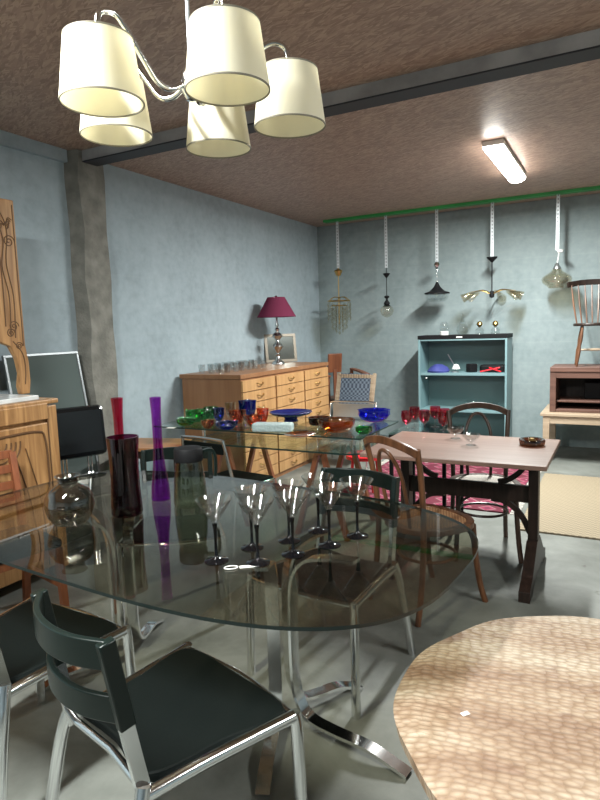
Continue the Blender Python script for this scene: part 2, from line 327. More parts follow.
# ================================================================== THE ROOM
RX, RY = 8.2, -11.5
struct(obj('floor', MB().box((RX/2, RY/2, -.06), (RX+.6, -RY+.6, .12)), 'floor', loc=K, rot=RZ))
struct(obj('ceiling', MB().box((RX/2, RY/2, H+.04), (RX+.6, -RY+.6, .08)), 'osb', loc=K, rot=RZ))
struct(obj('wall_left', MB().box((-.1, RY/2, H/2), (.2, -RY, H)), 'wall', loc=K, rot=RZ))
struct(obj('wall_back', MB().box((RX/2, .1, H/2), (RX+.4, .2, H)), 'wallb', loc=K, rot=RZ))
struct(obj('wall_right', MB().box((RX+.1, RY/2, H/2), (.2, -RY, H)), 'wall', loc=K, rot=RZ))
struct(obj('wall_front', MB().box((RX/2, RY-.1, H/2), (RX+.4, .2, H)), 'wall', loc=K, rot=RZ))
# ring beam on the left wall, rough pillar, steel beam, green ceiling rail
struct(obj('trim_1', MB().box((.02, (-4.35+RY)/2, 2.855), (.04, RY*-1-4.35, .09)), 'wall', loc=K, rot=RZ))
pl = MB(); pr = []
for i in range(16):
    z = 2.9*i/15; o = .012*math.sin(i*2.1); pr.append(z)
for i in range(15):
    z0, z1 = pr[i], pr[i+1]; a = .008*math.sin(i*1.7); b = .008*math.sin((i+1)*1.7)
    y0, y1 = -4.35, -4.04
    vs = [(0, y0+a, z0), (.12+a, y0+.03+a, z0), (.12-a, y1-.03, z0), (0, y1+a, z0), (0, y0+b, z1), (.12+b, y0+.03+b, z1), (.12-b, y1-.03, z1), (0, y1+b, z1)]
    pl.add(vs, [(0, 1, 5, 4), (1, 2, 6, 5), (2, 3, 7, 6)], True)
struct(obj('trim_2', pl, 'pillar', loc=K, rot=RZ))
struct(obj('trim_3', MB().box((RX/2+.06, -4.21, 2.862), (RX-.12, .14, .076)), 'beam', loc=K, rot=RZ))
struct(obj('trim_5', MB().box((RX/2+.06, -4.205, 2.819), (RX-.12, .15, .01)), 'darkb', loc=K, rot=RZ, bevel=.002))
struct(obj('trim_4', MB().box((3.6, -.38, 2.885), (6.6, .10, .03)), 'green', loc=K, rot=RZ))

# ------------------------------------------------------------------ ceiling battens
def batten(loc, power, label):
    t = thing('ceiling_light', label, 'ceiling light', loc, RZ)
    obj('housing', MB().box((0, 0, -.022), (.16, 1.24, .044)), 'white', t, bevel=.008)
    d = MB(); n = 10; pts = [(.078*math.cos(PI*i/n), -.044-.045*math.sin(PI*i/n)) for i in range(n+1)]
    vs = []; 
    for y in (-.61, .61): vs += [(x, y, z) for x, z in pts]
    k = n+1; d.add(vs, [(i, i+1, k+i+1, k+i) for i in range(n)]+[list(range(k)), list(range(k, 2*k))])
    obj('diffuser', d, 'lit', t)
    ld = bpy.data.lights.new('batten_glow', 'AREA'); ld.shape = 'RECTANGLE'; ld.size = .1; ld.size_y = 1.1; ld.energy = power; ld.color = (.96, 1, .97)
    lo = bpy.data.objects.new('tube_light', ld); COL.objects.link(lo); lo.parent = t; lo.location = (0, 0, -.1)
    return t
batten(W(2.87, -2.12, H), BATTEN_FAR, 'lit white fluorescent batten on the chipboard ceiling near the green rail')
batten(W(2.25, -7.55, H), BATTEN_NEAR, 'lit fluorescent batten on the ceiling left of the camera')
batten(W(5.6, -6.2, H), BATTEN_NEAR*.45, 'lit fluorescent batten on the ceiling right of the camera')

# ================================================================== SMOKED GLASS TABLE
TC = Vector((-.467, 2.382, 0)); TA = 2.569; ta, tb, tn = 1.126, .641, 3.137
def superel(a, b, n, k=96):
    o = []
    for i in range(k):
        t = 2*PI*i/k; c, s_ = math.cos(t), math.sin(t)
        o.append((a*math.copysign(abs(c)**(2/n), c), b*math.copysign(abs(s_)**(2/n), s_)))
    return o
tbl = thing('dining_table', 'large smoked glass dining table on chrome pedestals, carrying the cocktail glasses', 'table', TC, TA)
me = MB(); ol = superel(ta, tb, tn); me.prism(ol, .727, .738)
top = obj('tabletop', me, 'smoke', tbl, mats=['edge'])
for pgn in top.data.polygons:
    if len(pgn.vertices) == 4: pgn.material_index = 1
for sx in (-1, 1):
    for ox, oy, dx, dy in ((.05, 0, .46, .02), (-.01, .045, .15, .30), (-.01, -.045, .15, -.30)):
        # flat chrome bars: floor foot, upright, and out again under the glass
        x0, y0 = sx*(.445+ox), oy; dx *= sx
        pth = curve([(x0+dx, y0+dy, .006), (x0+dx*.88, y0+dy*.88, .022), (x0+dx*.66, y0+dy*.66, .046), (x0+dx*.36, y0+dy*.36, .05), (x0+dx*.14, y0+dy*.14, .065), (x0+dx*.04, y0+dy*.04, .12), (x0, y0, .22), (x0, y0, .5),
                     (x0+dx*.04, y0+dy*.04, .61), (x0+dx*.16, y0+dy*.16, .675), (x0+dx*.36, y0+dy*.36, .70), (x0+dx*.6, y0+dy*.6, .712)], 5)
        nrm = Vector((-dy, dx, 0)).normalized()
        obj('pedestal_bar', MB().sweep(pth, [(-.006, -.024), (.006, -.024), (.006, .024), (-.006, .024)], False, nrm), 'chrome', tbl)

# ================================================================== CHROME AND BLACK CHAIRS
def chrome_chair(label):
    t = thing('dining_chair', label, 'chair', (0, 0, 0), 0, 'chrome and black chairs around the smoked glass table')
    st = MB(); ol = []
    for (x, y) in [(-.175, -.195), (.175, -.195), (.235, .195), (-.235, .195)]: ol.append((x, y))
    pts = [(-.18, -.2), (0, -.185), (.18, -.2), (.215, 0), (.24, .195), (0, .215), (-.24, .195), (-.215, 0)]
    st.prism([(p.x, p.y) for p in curve([(x, y, 0) for x, y in pts]+[(-.18, -.2, 0)], 5)[:-1]], .432, .458)
    obj('seat', st, 'cloth', t, bevel=.008)
    fr = MB()
    for s_ in (-1, 1):
        fr.tube(curve([(s_*.205, -.225, .43), (s_*.225, -.05, .437), (s_*.262, .205, .442)], 5), .018)
    fr.tube(curve([(-.262, .205, .440), (0, .232, .440), (.262, .205, .440)], 6), .012)
    fr.tube([(-.2, -.215, .43), (0, -.2, .43), (.2, -.215, .43)], .011)
    obj('seat_frame', fr, 'chrome', t)
    for s_ in (-1, 1):
        obj('leg', MB().tube(curve([(s_*.262, .207, .452), (s_*.266, .212, .40), (s_*.268, .216, .2), (s_*.27, .22, 0)], 5), .018, 12), 'chrome', t)
        obj('leg', MB().tube(curve([(s_*.205, -.222, .455), (s_*.218, -.245, .38), (s_*.232, -.28, .2), (s_*.245, -.31, 0)], 5), .018, 12), 'chrome', t)
        obj('back_post', MB().sweep(curve([(s_*.196, -.215, .42), (s_*.193, -.232, .52), (s_*.19, -.25, .63)], 4), [(-.009, -.017), (.009, -.017), (.009, .017), (-.009, .017)], False, (0, 1, 0)), 'chrome', t)
        obj('back_upright', MB().sweep(curve([(s_*.191, -.246, .61), (s_*.19, -.26, .7), (s_*.19, -.282, .83)], 4), [(-.013, -.02), (.013, -.02), (.013, .02), (-.013, .02)], False, (0, 1, 0)), 'black', t, bevel=.004)
    for z, h_, yy in ((.795, .07, -.277), (.655, .065, -.255)):
        obj('back_rail', MB().sweep(curve([(-.19, yy, z), (-.1, yy-.045, z), (0, yy-.06, z), (.1, yy-.045, z), (.19, yy, z)], 6), [(-.008, -h_/2), (.008, -h_/2), (.008, h_/2), (-.008, h_/2)], False, (0, 0, 1)), 'black', t, bevel=.003)
    return t
ca = chrome_chair('chrome dining chair with black seat, foremost in front of the smoked glass table')
ca.location = (-.375, 1.583, 0); ca.rotation_euler[2] = face(.72, .695)
dup(ca, (-.985, 2.0, 0), face(.50, .866), 'chrome and black chair cut off by the left edge of the photo')
dup(ca, (.095, 2.50, 0), face(-.6, -.8), 'chrome and black chair behind the table, seen beneath the cocktail glasses')
dup(ca, (-.70, 3.16, 0), face(.10, -1), 'chrome and black chair behind the smoky glass jug')

# ================================================================== THINGS ON THE SMOKED TABLE
TZ = .7385
def shell(prof_out, t):
    """closed thin-walled profile from an outer profile (bottom to top)"""
    inn = [(max(r-t, 0.0), z+(t if i == 0 else 0)) for i, (r, z) in enumerate(prof_out)]
    return [(0, prof_out[0][1])]+prof_out+inn[::-1]+[(0, prof_out[0][1]+t*2)]
mg = thing('cocktail_glass', 'x', 'glass', (0, 0, 0), 0, 'black stemmed cocktail glasses on the smoked glass table')
obj('bowl', MB().lathe([(0, .130), (.008, .131), (.013, .138), (.0605, .211), (.0612, .213), (.0598, .2135), (.058, .211), (.0105, .142), (0, .138)], n=36), 'clear', mg)
obj('stem', MB().lathe([(.040, 0), (.040, .002), (.025, .006), (.010, .013), (.0055, .022), (.0045, .06), (.006, .11), (.009, .1295), (0, .131)], n=28), 'matt', mg)
mg.children[-1].data.materials[0] = MT['black'] if False else plain('glossy_black_stem', (.004, .004, .005), .06)
spots = [((-.296, 1.93), 'cocktail glass at the left end of the group, standing apart from the others'),
         ((-.185, 2.04), 'cocktail glass second from left, behind the one nearest the white tag'),
         ((-.155, 1.90), 'foremost cocktail glass, standing just behind the white tag'),
         ((-.055, 2.10), 'cocktail glass at the middle of the rear row'),
         ((-.040, 1.965), 'cocktail glass in the front row, directly right of the foremost one'),
         ((.055, 2.195), 'rearmost cocktail glass, touching the rim of the one in front'),
         ((.088, 2.04), 'cocktail glass at the right end of the front row'),
         ((.195, 2.125), 'cocktail glass at the right end of the group, standing apart')]
for i, (xy, lb) in enumerate(spots):
    if i == 0: mg.location = (*xy, TZ); mg['label'] = lb
    else: dup(mg, (*xy, TZ), i*.7, lb)
# smoky round jar
t = thing('glass_jar', 'round smoky glass jar with narrow neck on the smoked table', 'vase', (-.955, 2.39, TZ))
pf = [(.055, 0), (.068, .006), (.088, .035), (.098, .075), (.094, .112), (.075, .145), (.048, .162), (.036, .172), (.037, .183), (.052, .199)]
obj('body', MB().lathe(shell(curve and pf, .004), n=40), 'jar', t)
obj('neck_ring', MB().lathe([(.037, .170), (.043, .174), (.043, .180), (.037, .184), (.037, .170)], n=36), 'jar', t)
# aubergine vase
pf = [(.060, 0), (.066, .01), (.064, .05), (.060, .12), (.059, .2), (.062, .27), (.067, .335)]
t = tag(obj('vase', MB().lathe(shell(pf, .005), n=40), 'aubergine', loc=(-.752, 2.49, TZ)), 'wide dark aubergine glass vase on the smoked table', 'vase')
pf = [(.042, 0), (.044, .01), (.040, .07), (.028, .16), (.021, .26), (.022, .40), (.026, .475)]
tag(obj('vase', MB().lathe(shell(pf, .004), n=32), 'violet', loc=(-.655, 2.70, TZ)), 'tall slim violet glass vase between the aubergine vase and the jug', 'vase')
pf = [(.042, 0), (.044, .01), (.038, .07), (.027, .16), (.020, .26), (.022, .40), (.027, .475)]
tag(obj('vase', MB().lathe(shell(pf, .004), n=32), 'magenta', loc=(-.835, 2.72, TZ)), 'tall slim magenta glass vase behind the wide aubergine vase', 'vase')
# smoky jug with dark lid and handle
t = thing('glass_jug', 'smoky glass jug with black lid beside the slim violet vase', 'jug', (-.50, 2.60, TZ), .3)
obj('body', MB().lathe(shell([(.070, 0), (.074, .008), (.073, .05), (.068, .12), (.060, .185), (.058, .20)], .004), n=40), 'jug', t)
obj('handle', MB().sweep(curve([(.058, 0, .235), (.10, 0, .24), (.118, 0, .21), (.118, 0, .15), (.113, 0, .12)], 6), [(-.012, -.006), (.012, -.006), (.012, .006), (-.012, .006)], False, (1, 0, .3)), 'black', t)
obj('lid', MB().lathe([(.0, .20), (.062, .20), (.064, .205), (.063, .25), (.058, .258), (0, .262)], n=36), 'matt', t)
# white price tag on its loop
t = thing('price_tag', 'small white price tag with its string loop before the cocktail glasses', 'tag', (-.205, 1.865, TZ), .15)
obj('card', MB().box((.02, 0, .002), (.055, .018, .002)), 'paper', t)
lp = [(-.035+.022*math.cos(a), .002+.013*math.sin(a), .003) for a in [i*PI/9 for i in range(18)]]
obj('string_loop', MB().tube(lp, .0018, 6, True), 'paper', t)

# ================================================================== CHANDELIER
CC = Vector((-.26, 1.669, 0))
t = thing('chandelier', 'chrome five-arm chandelier with cream drum shades hanging at the upper left', 'ceiling light', CC+Vector((0, 0, 2.05)))
obj('hub', MB().lathe([(0, .055), (.014, .058), (.024, .075), (.028, .10), (.026, .125), (.014, .14), (.008, .16), (0, .162)], n=28), 'chrome', t)
obj('cord', MB().tube([(0, 0, .16), (.0, 0, .85)], .005, 8), 'galv', t)
obj('ceiling_cup', MB().lathe([(0, .78), (.03, .785), (.05, .84), (.052, .85), (0, .85)], n=28), 'chrome', t)
for ang, rr_ in ((12, .262), (81, .238), (160, .242), (220, .247), (299, .24)):
    a = math.radians(ang); d = Vector((math.cos(a), math.sin(a), 0))
    pts = [d*r+Vector((0, 0, z)) for r, z in ((.015, .10), (.055, .075), (.095, .08), (.135, .13), (.175, .185), (rr_-.045, .213), (rr_-.012, .208), (rr_, .18), (rr_, .10))]
    arm = obj('arm', MB().tube(curve(pts, 6), .0075, 10), 'chrome', t)
    obj('lamp_holder', MB().lathe([(0, .055), (.016, .055), (.018, .10), (.010, .11), (0, .11)], c=d*rr_, n=16), 'white', arm)
    c = d*rr_
    sh = MB().lathe([(.098, 0), (.080, .145), (.0785, .145), (.0965, 0), (.098, 0)], c=c, n=48)
    sh_o = obj('lamp_shade', sh, 'shade', t)
    obj('bottom_rim', MB().lathe([(.0985, -.001), (.0985, .0025), (.0955, .0025), (.0955, -.001), (.0985, -.001)], c=c, n=48), 'trim', sh_o)
    obj('top_rim', MB().lathe([(.0805, .143), (.0805, .147), (.0775, .147), (.0775, .143), (.0805, .143)], c=c, n=48), 'trim', sh_o)

# ================================================================== GOUGED ROUND TABLE
t = thing('round_table', 'low round table with a gouged pale wood slab top, lower right', 'table', (.796, 1.392, 0))
ol = [((.574+.006*math.sin(5*a)+.004*math.sin(11*a))*math.cos(a), (.574+.006*math.sin(5*a)+.004*math.sin(11*a))*math.sin(a)) for a in [2*PI*i/90 for i in range(90)]]
gm = MB(); n1, n2 = 60, 12
def dimple(x, y):
    c, s_ = math.cos(.35), math.sin(.35); u = (x*c+y*s_)/.034; v = (-x*s_+y*c)/.019
    v += .5*math.sin(u*1.3); row = math.floor(v); u += .5*(row % 2)+.3*math.sin(row*12.9)
    fu = u-math.floor(u)-.5; fv = v-row-.5
    return 0.0
vs = [(0, 0, .5)]; 
for j in range(1, n2+1):
    for i in range(n1*2):
        a = 2*PI*i/(n1*2); R_ = .574+.006*math.sin(5*a)+.004*math.sin(11*a); rr = R_*j/n2; x, y = rr*math.cos(a), rr*math.sin(a)
        vs.append((x, y, .5+dimple(x, y)-(.012 if j == n2 else 0)))
fs = [(0, 1+i, 1+(i+1) % (2*n1)) for i in range(2*n1)]
for j in range(n2-1):
    o = 1+j*2*n1; q = o+2*n1
    fs += [(o+i, q+i, q+(i+1) % (2*n1), o+(i+1) % (2*n1)) for i in range(2*n1)]
gm.add(vs, fs); lo = 1+(n2-1)*2*n1
base = len(gm.v); gm.v += [Vector((v[0]*.985, v[1]*.985, .445)) for v in vs[lo:]]
k = 2*n1
gm.f += [(lo+i, base+i, base+(i+1) % k, lo+(i+1) % k) for i in range(k)]+[[base+i for i in range(k)][::-1]]; gm.sm += [True]*k+[False]
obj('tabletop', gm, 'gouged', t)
obj('trunk_base', MB().lathe([(.20, 0), (.19, .03), (.15, .14), (.14, .25), (.16, .38), (.22, .446)], n=24, wave=(.05, 5, .4)), 'bark', t)
tag(obj('paper_scrap', MB().box((0, 0, .001), (.022, .014, .001)), 'paper', loc=(.40, 1.44, .5), rot=.4), 'tiny white paper scrap lying on the gouged round table', 'paper')

# ================================================================== TRESTLE TABLE
TW = Vector((.34, 3.48, 0))   # front left corner
TR = math.atan2(-.4724, .8814); L_, D_ = 1.03, .785
t = thing('trestle_table', 'narrow table with pinkish brown top on a black trestle base', 'table', TW, TR)
obj('tabletop', MB().box((L_/2, D_/2, .748), (L_, D_, .026)), 'teak', t, bevel=.004)
for x in (.16, L_-.105):
    lg = MB(); lg.box((x, D_/2, .405), (.055, .085, .66))
    leg = obj('leg', lg, 'espresso', t, bevel=.004)
    ft = MB()
    pts = [(-.37, 0), (-.37, .06), (-.26, .10), (-.07, .24), (.07, .24), (.26, .10), (.37, .06), (.37, 0), (.25, 0), (.15, .04), (-.15, .04), (-.25, 0)]
    vs = [(x+dx, D_/2+a, b) for dx in (-.03, .03) for a, b in pts]; n = len(pts)
    ft.add(vs, [list(range(n))[::-1], [n+i for i in range(n)]]+[(i, (i+1) % n, n+(i+1) % n, n+i) for i in range(n)], False)
    obj('foot', ft, 'espresso', leg, bevel=.003)
    obj('cross_bar', MB().box((x, D_/2, .72), (.05, .55, .03)), 'espresso', leg, bevel=.003)
obj('stretcher', MB().box((L_/2+.02, D_/2, .50), (L_-.27, .03, .10)), 'espresso', t, bevel=.003)
for s_ in (-1, 1):
    x0 = L_-.105 if s_ > 0 else .16
    for (za, zb) in ((.62, .73), (.44, .30)):
        if za > .5: pts = [(x0-s_*.20, D_/2, .56), (x0-s_*.14, D_/2, .58), (x0-s_*.07, D_/2, .64), (x0-s_*.03, D_/2, .725)]
        else: pts = [(x0-s_*.24, D_/2, .455), (x0-s_*.15, D_/2, .44), (x0-s_*.07, D_/2, .37), (x0-s_*.02, D_/2, .27)]
        obj('brace', MB().bar(curve(pts, 5), .03, .025, (0, 1, 0)), 'espresso', t)
# ashtray and two little cups
t = thing('ashtray', 'brown ribbed glass ashtray near the right end of the trestle table', 'ashtray', (1.385, 3.545, .7615))
obj('dish', MB().lathe([(.0, 0), (.068, 0), (.072, .005), (.074, .03), (.070, .038), (.055, .036), (.045, .012), (0, .01)], n=48, wave=(.03, 12, .03)), 'gbrown', t)
obj('metal_rest', MB().lathe([(0, .012), (.02, .012), (.022, .03), (.012, .042), (0, .043)], n=20), 'brass', t)
def cup(loc, lb):
    t = thing('sundae_dish', lb, 'glass', loc, 0, 'small clear dishes on the trestle table')
    obj('bowl', MB().lathe([(0, .02), (.008, .02), (.03, .03), (.05, .055), (.054, .07), (.0525, .07), (.046, .055), (.026, .035), (0, .028)], n=36, wave=(.05, 8, .07)), 'clear', t)
    obj('foot', MB().lathe([(.032, 0), (.032, .003), (.008, .008), (.007, .022), (0, .022)], n=28), 'clear', t)
    return t
c0 = cup((1.00, 3.83, .7615), 'clear glass dish on the trestle table, further from the viewer of the two')
dup(c0, (1.035, 3.60, .7615), .5, 'clear glass dish on the trestle table, nearer to the viewer of the two')

# ================================================================== BENTWOOD CHAIRS
def bentwood(name, label, wmat, cmat, loc, rz, armback=False):
    t = thing(name, label, 'chair', loc, rz)
    k = 40; ring = []
    for i in range(k):
        a = 2*PI*i/k; x = .205*math.copysign(abs(math.cos(a))**.8, math.cos(a)); y = .2*math.copysign(abs(math.sin(a))**.8, math.sin(a))
        ring.append((x*(1+.12*y/.2), y, .45))
    obj('seat_ring', MB().sweep([Vector(p) for p in ring], [(-.02, -.016), (.02, -.016), (.02, .016), (-.02, .016)], True, (0, 0, 1)), wmat, t, bevel=.004)
    obj('seat', MB().prism([(x*.93, y*.93) for x, y, _ in ring], .452, .462), cmat, t)
    for s_ in (-1, 1):
        obj('leg', MB().tube(curve([(s_*.175, .165, .44), (s_*.18, .175, .3), (s_*.19, .20, .12), (s_*.20, .235, 0)], 5), .016, 10, scales=None), wmat, t)
    for s_ in (-1, 1):
        obj('leg', MB().tube(curve([(s_*.19, -.25, 0), (s_*.18, -.215, .15), (s_*.175, -.19, .45), (s_*.185, -.21, .7), (s_*.2, -.25, .90)], 5), .0155, 10), wmat, t)
    obj('top_rail', MB().sweep(curve([(-.205, -.25, .875), (-.13, -.285, .91), (0, -.305, .93), (.13, -.285, .91), (.205, -.25, .875)], 6), [(-.009, -.02), (.009, -.02), (.009, .02), (-.009, .02)], False, (0, 0, 1)), wmat, t, bevel=.004)
    obj('back_loop', MB().tube(curve([(-.075, -.19, .46), (-.085, -.22, .62), (-.08, -.255, .76), (-.045, -.285, .85), (0, -.295, .875), (.045, -.285, .85), (.08, -.255, .76), (.085, -.22, .62), (.075, -.19, .46)], 6), .0105, 10), wmat, t)
    lp = []
    for i in range(32):
        a = 2*PI*i/32; lp.append((.155*math.cos(a), .15*math.sin(a), .27))
    obj('leg_ring', MB().tube(lp, .009, 8, True), wmat, t)
    for s_ in (-1, 1):
        obj('knee_brace', MB().tube(curve([(s_*.178, .17, .30), (s_*.15, .17, .38), (s_*.06, .175, .43)], 5), .008, 8), wmat, t)
    return t
bentwood('bentwood_chair', 'brown bentwood chair with tan cane seat between smoked glass table and trestle table', 'walnut', 'cane', (.665, 3.145, 0), face(.85, .53))
b2 = bentwood('bentwood_chair', 'dark bentwood chair with pale cane seat pushed in behind the trestle table', 'darkbent', 'caneg', (1.19, 3.86, 0), face(-.16, -.99))
b2.location.z = 0

# ================================================================== GLASS DISPLAY TABLE ON TRESTLES
G = W(.47, -4.07)
t = thing('display_table', 'two-tier clear glass table on wooden trestles covered in coloured glassware', 'table', G, RZ)
GL, GD = 1.80, .80
def rr(x0, y0, x1, y1, r, n=5):
    o = []
    for cx, cy, a0 in ((x1-r, y1-r, 0), (x0+r, y1-r, 90), (x0+r, y0+r, 180), (x1-r, y0+r, 270)):
        for i in range(n+1):
            a = math.radians(a0+90*i/n); o.append((cx+r*math.cos(a), cy+r*math.sin(a)))
    return o
for nm, ou, z0, z1 in (('tabletop', rr(0, 0, GL, GD, .01), .75, .76), ('lower_tabletop', rr(.35, -.05, GL+.03, GD-.1, .14), .65, .662)):
    o = obj(nm, MB().prism(ou, z0, z1), 'pale', t, mats=['paleedge'])
    for pgn in o.data.polygons:
        if len(pgn.vertices) == 4: pgn.material_index = 1
for x, y in ((.42, .12), (1.7, .12), (.42, .6), (1.7, .6)):
    obj('spacer', MB().lathe([(.014, .662), (.014, .75)], c=(x, y, 0), n=16), 'chrome', t)
for x in (.62, 1.45):
    tr = obj('trestle', MB().box((x, GD/2-.04, .63), (.05, .62, .04)), 'redwood', t, bevel=.003)
    for sx in (-1, 1):
        for y in (.10, .60):
            pth = [(x+sx*.02, y, .62), (x+sx*.20, y, 0)]
            obj('trestle_leg', MB().bar(pth, .035, .035, (0, 1, 0)), 'redwood', tr)
        obj('rail', MB().box((x+sx*.13, .35, .22), (.02, .5, .04)), 'redwood', tr)
TZ2 = .7605
def crimped(r, h, lobes, amp, mat, loc, lb, grp=None, rz=0, cat='bowl', nm='crimped_bowl'):
    pf = [(0, 0), (r*.45, 0), (r*.55, h*.03), (r*.82, h*.25), (r*.97, h*.55), (r*.93, h*.85), (r*.98, h), (r*.95, h), (r*.88, h*.84), (r*.92, h*.55), (r*.76, h*.28), (r*.5, h*.12), (0, h*.1)]
    return tag(obj(nm, MB().lathe(pf, n=56, wave=(amp, lobes, h)), mat, loc=loc, rot=rz), lb, cat, grp)
def atz(x, y, z):
    d = F*600+RR*(x-300)-UU*(y-400); return Vector((0, 0, 1.5))+d*((z-1.5)/d.z)
GG = [('gg', 186, 425.5, .075, .06, 5, .10, 'emerald glass bowl at the far left end of the display table', 'crimped_bowl'),
      ('gg', 199, 421.5, .105, .095, 6, .14, 'largest emerald glass bowl with wavy rim, second from left on the display table', 'crimped_bowl'),
      ('gg', 211, 418.5, .060, .10, 5, .12, 'upright emerald glass bowl touching the dark blue one', 'crimped_bowl'),
      ('ga', 208, 428.5, .045, .065, 4, .16, 'small amber glass bowl in front of the emerald ones', 'crimped_bowl'),
      ('gb', 219, 421.0, .045, .11, 5, .12, 'small blue glass bowl right behind the emerald ones', 'crimped_bowl'),
      ('gb', 227, 429.5, .080, .060, 5, .16, 'blue glass bowl at the front edge of the coloured heap', 'crimped_bowl'),
      ('gsmoke', 231, 418.0, .045, .135, 6, .10, 'smoky clear glass bowl rising behind the amber ones', 'crimped_bowl'),
      ('ga', 238, 423.0, .065, .105, 5, .16, 'amber glass bowl between the front blue bowl and the tall blue one', 'crimped_bowl'),
      ('gb', 248, 420.0, .065, .165, 4, .14, 'tallest blue glass bowl, topmost of the coloured heap', 'crimped_bowl'),
      ('ga', 254, 426.0, .065, .085, 5, .16, 'amber glass bowl right before the tall blue bowl', 'crimped_bowl'),
      ('ga', 263, 423, .042, .12, 4, .2, 'amber glass bowl at the right end of the coloured heap', 'crimped_bowl')]
for i, (m_, x, y, r, h, lb_n, am, lb, nm) in enumerate(GG):
    am *= 1.5
    P = atz(x, y, TZ2); crimped(r, h, lb_n, am, m_, P, lb, 'crimped coloured glass bowls', i*.6, nm=nm)
P = atz(273, 431, TZ2)
tag(obj('frosted_dish', MB().prism(rr(-.15, -.055, .15, .055, .02), 0, .06), 'gwhite', loc=P, rot=-.25, bevel=.012), 'pale frosted oblong glass dish at the front edge of the display table', 'dish')
P = atz(291, 421, TZ2)
tag(obj('footed_platter', MB().lathe([(0, 0), (.06, 0), (.05, .02), (.06, .035), (.155, .058), (.175, .075), (.172, .078), (.15, .064), (0, .045)], n=48), 'navy', loc=P), 'navy blue low platter behind the frosted dish', 'platter')
P = atz(319, 425, TZ2)
tag(obj('casserole_dish', MB().lathe([(0, 0), (.06, 0), (.075, .01), (.082, .055), (.085, .062), (.077, .062), (.07, .012), (0, .008)], n=40), 'gbrown', loc=P), 'dark brown glass dish between navy platter and amber bowl', 'dish')
P = atz(337, 431, TZ2)
tag(obj('fruit_bowl', MB().lathe([(0, 0), (.08, 0), (.10, .01), (.128, .05), (.13, .085), (.125, .085), (.12, .05), (.094, .016), (0, .01)], n=48, wave=(.03, 10, .08)), 'ga', loc=P), 'large amber brown glass bowl near the right front corner of the display table', 'bowl')
P = atz(300, 436, TZ2)
tag(obj('plate', MB().lathe([(0, 0), (.07, 0), (.11, .014), (.108, .017), (.068, .005), (0, .004)], n=40), 'ga', loc=P), 'flat amber glass plate at the front edge, left of the amber bowl', 'plate')
P = atz(364, 434, TZ2)
crimped(.06, .05, 6, .05, 'gg', P, 'low green glass bowl between amber bowl and cobalt bowl', nm='fruit_bowl')
P = atz(374, 421, TZ2)
crimped(.13, .09, 9, .05, 'gcob', P, 'wide cobalt blue glass bowl at the right end of the display table', nm='fruit_bowl')
P = atz(171, 428, TZ2)
tag(obj('price_card', MB().box((0, 0, .002), (.07, .05, .002)), 'paper', loc=P, rot=-.3), 'small white card at the left corner of the display table', 'card')

# low wooden tray table beside the chest
t = thing('side_table', 'small orange-brown wooden side table with black legs left of the display table', 'table', (-1.12, 4.62, 0), RZ+.25)
obj('tabletop', MB().box((0, 0, .635), (.55, .42, .025)), 'tray', t, bevel=.003)
obj('apron', MB().box((0, 0, .59), (.48, .35, .06)), 'espresso', t)
for x in (-.23, .23):
    for y in (-.165, .165): obj('leg', MB().box((x, y, .31), (.035, .035, .62)), 'espresso', t, bevel=.002)
# chrome tubular chair
t = thing('tubular_chair', 'chrome tubular chair with black seat left of the wooden trestles', 'chair', (-.49, 4.12, 0), face(.6, .8))
fr = MB()
fr.tube(curve([(-.21, .22, 0.012), (-.21, .20, .2), (-.21, .2, .42), (-.21, .16, .45), (-.21, -.16, .45), (-.21, -.2, .48), (-.21, -.24, .6), (-.19, -.27, .775), (-.15, -.275, .80), (.15, -.275, .80), (.19, -.27, .775), (.21, -.24, .6), (.21, -.2, .48), (.21, -.16, .45), (.21, .16, .45), (.21, .2, .42), (.21, .2, .2), (.21, .22, .012)], 4), .011, 10)
obj('frame', fr, 'chrome', t)
obj('seat', MB().box((0, 0, .46), (.42, .40, .03)), 'cloth', t, bevel=.01)
obj('backrest', MB().bar([(-.18, -.265, .74), (.18, -.265, .74)], .015, .07), 'cloth', t, bevel=.005)
for s_ in (-1, 1): obj('leg', MB().tube([(s_*.2, -.18, .45), (s_*.21, -.25, 0.01)], .011, 8), 'chrome', t)

# ================================================================== CHEST OF DRAWERS
cy0, cy1, cx0, cx1 = -3.18, -1.335, .05, .745
t = thing('chest_of_drawers', 'long light beech chest of drawers against the left wall', 'chest of drawers', W(cx1, cy0), RZ)
LY = cy1-cy0; DX = cx1-cx0
obj('carcass', MB().box((-DX/2, LY/2, .53), (DX-.02, LY-.02, 1.06)), 'beechside', t)
obj('top', MB().box((-DX/2, LY/2, 1.08), (DX+.01, LY+.02, .04)), 'beechside', t, bevel=.003)
cw = LY/3
for c in range(3):
    nr = 9
    dh = 1.0/nr
    for r in range(nr):
        zc = 1.045-dh*(r+.5); y = cw*(c+.5)
        d = obj('drawer', MB().box((-.002, y, zc), (.022, cw-.028, dh-.008)), 'beech', t, bevel=.002)
        hd = MB(); hd.tube(curve([(.010, y-.055, zc+.012), (.028, y-.04, zc+.004), (.032, y, zc-.006), (.028, y+.04, zc+.004), (.010, y+.055, zc+.012)], 4), .005, 8)
        obj('pull', hd, 'brass', d)
# tumblers on the chest
tb = tag(obj('tumbler', MB().lathe([(0, 0), (.026, 0), (.028, .004), (.034, .085), (.0325, .085), (.026, .01), (0, .008)], n=20), 'clear', loc=W(.21, -3.05, 1.1005)), 'clear glass tumbler in the cluster on top of the beech chest', 'glass', 'clear tumblers on the chest of drawers')
for i in range(1, 22):
    r = i % 3; q = i//3
    c = tb.copy(); COL.objects.link(c); c.location = W(.21+.115*r+.01*math.sin(i), -3.05+.125*q+.015*math.cos(i*2), 1.1005)
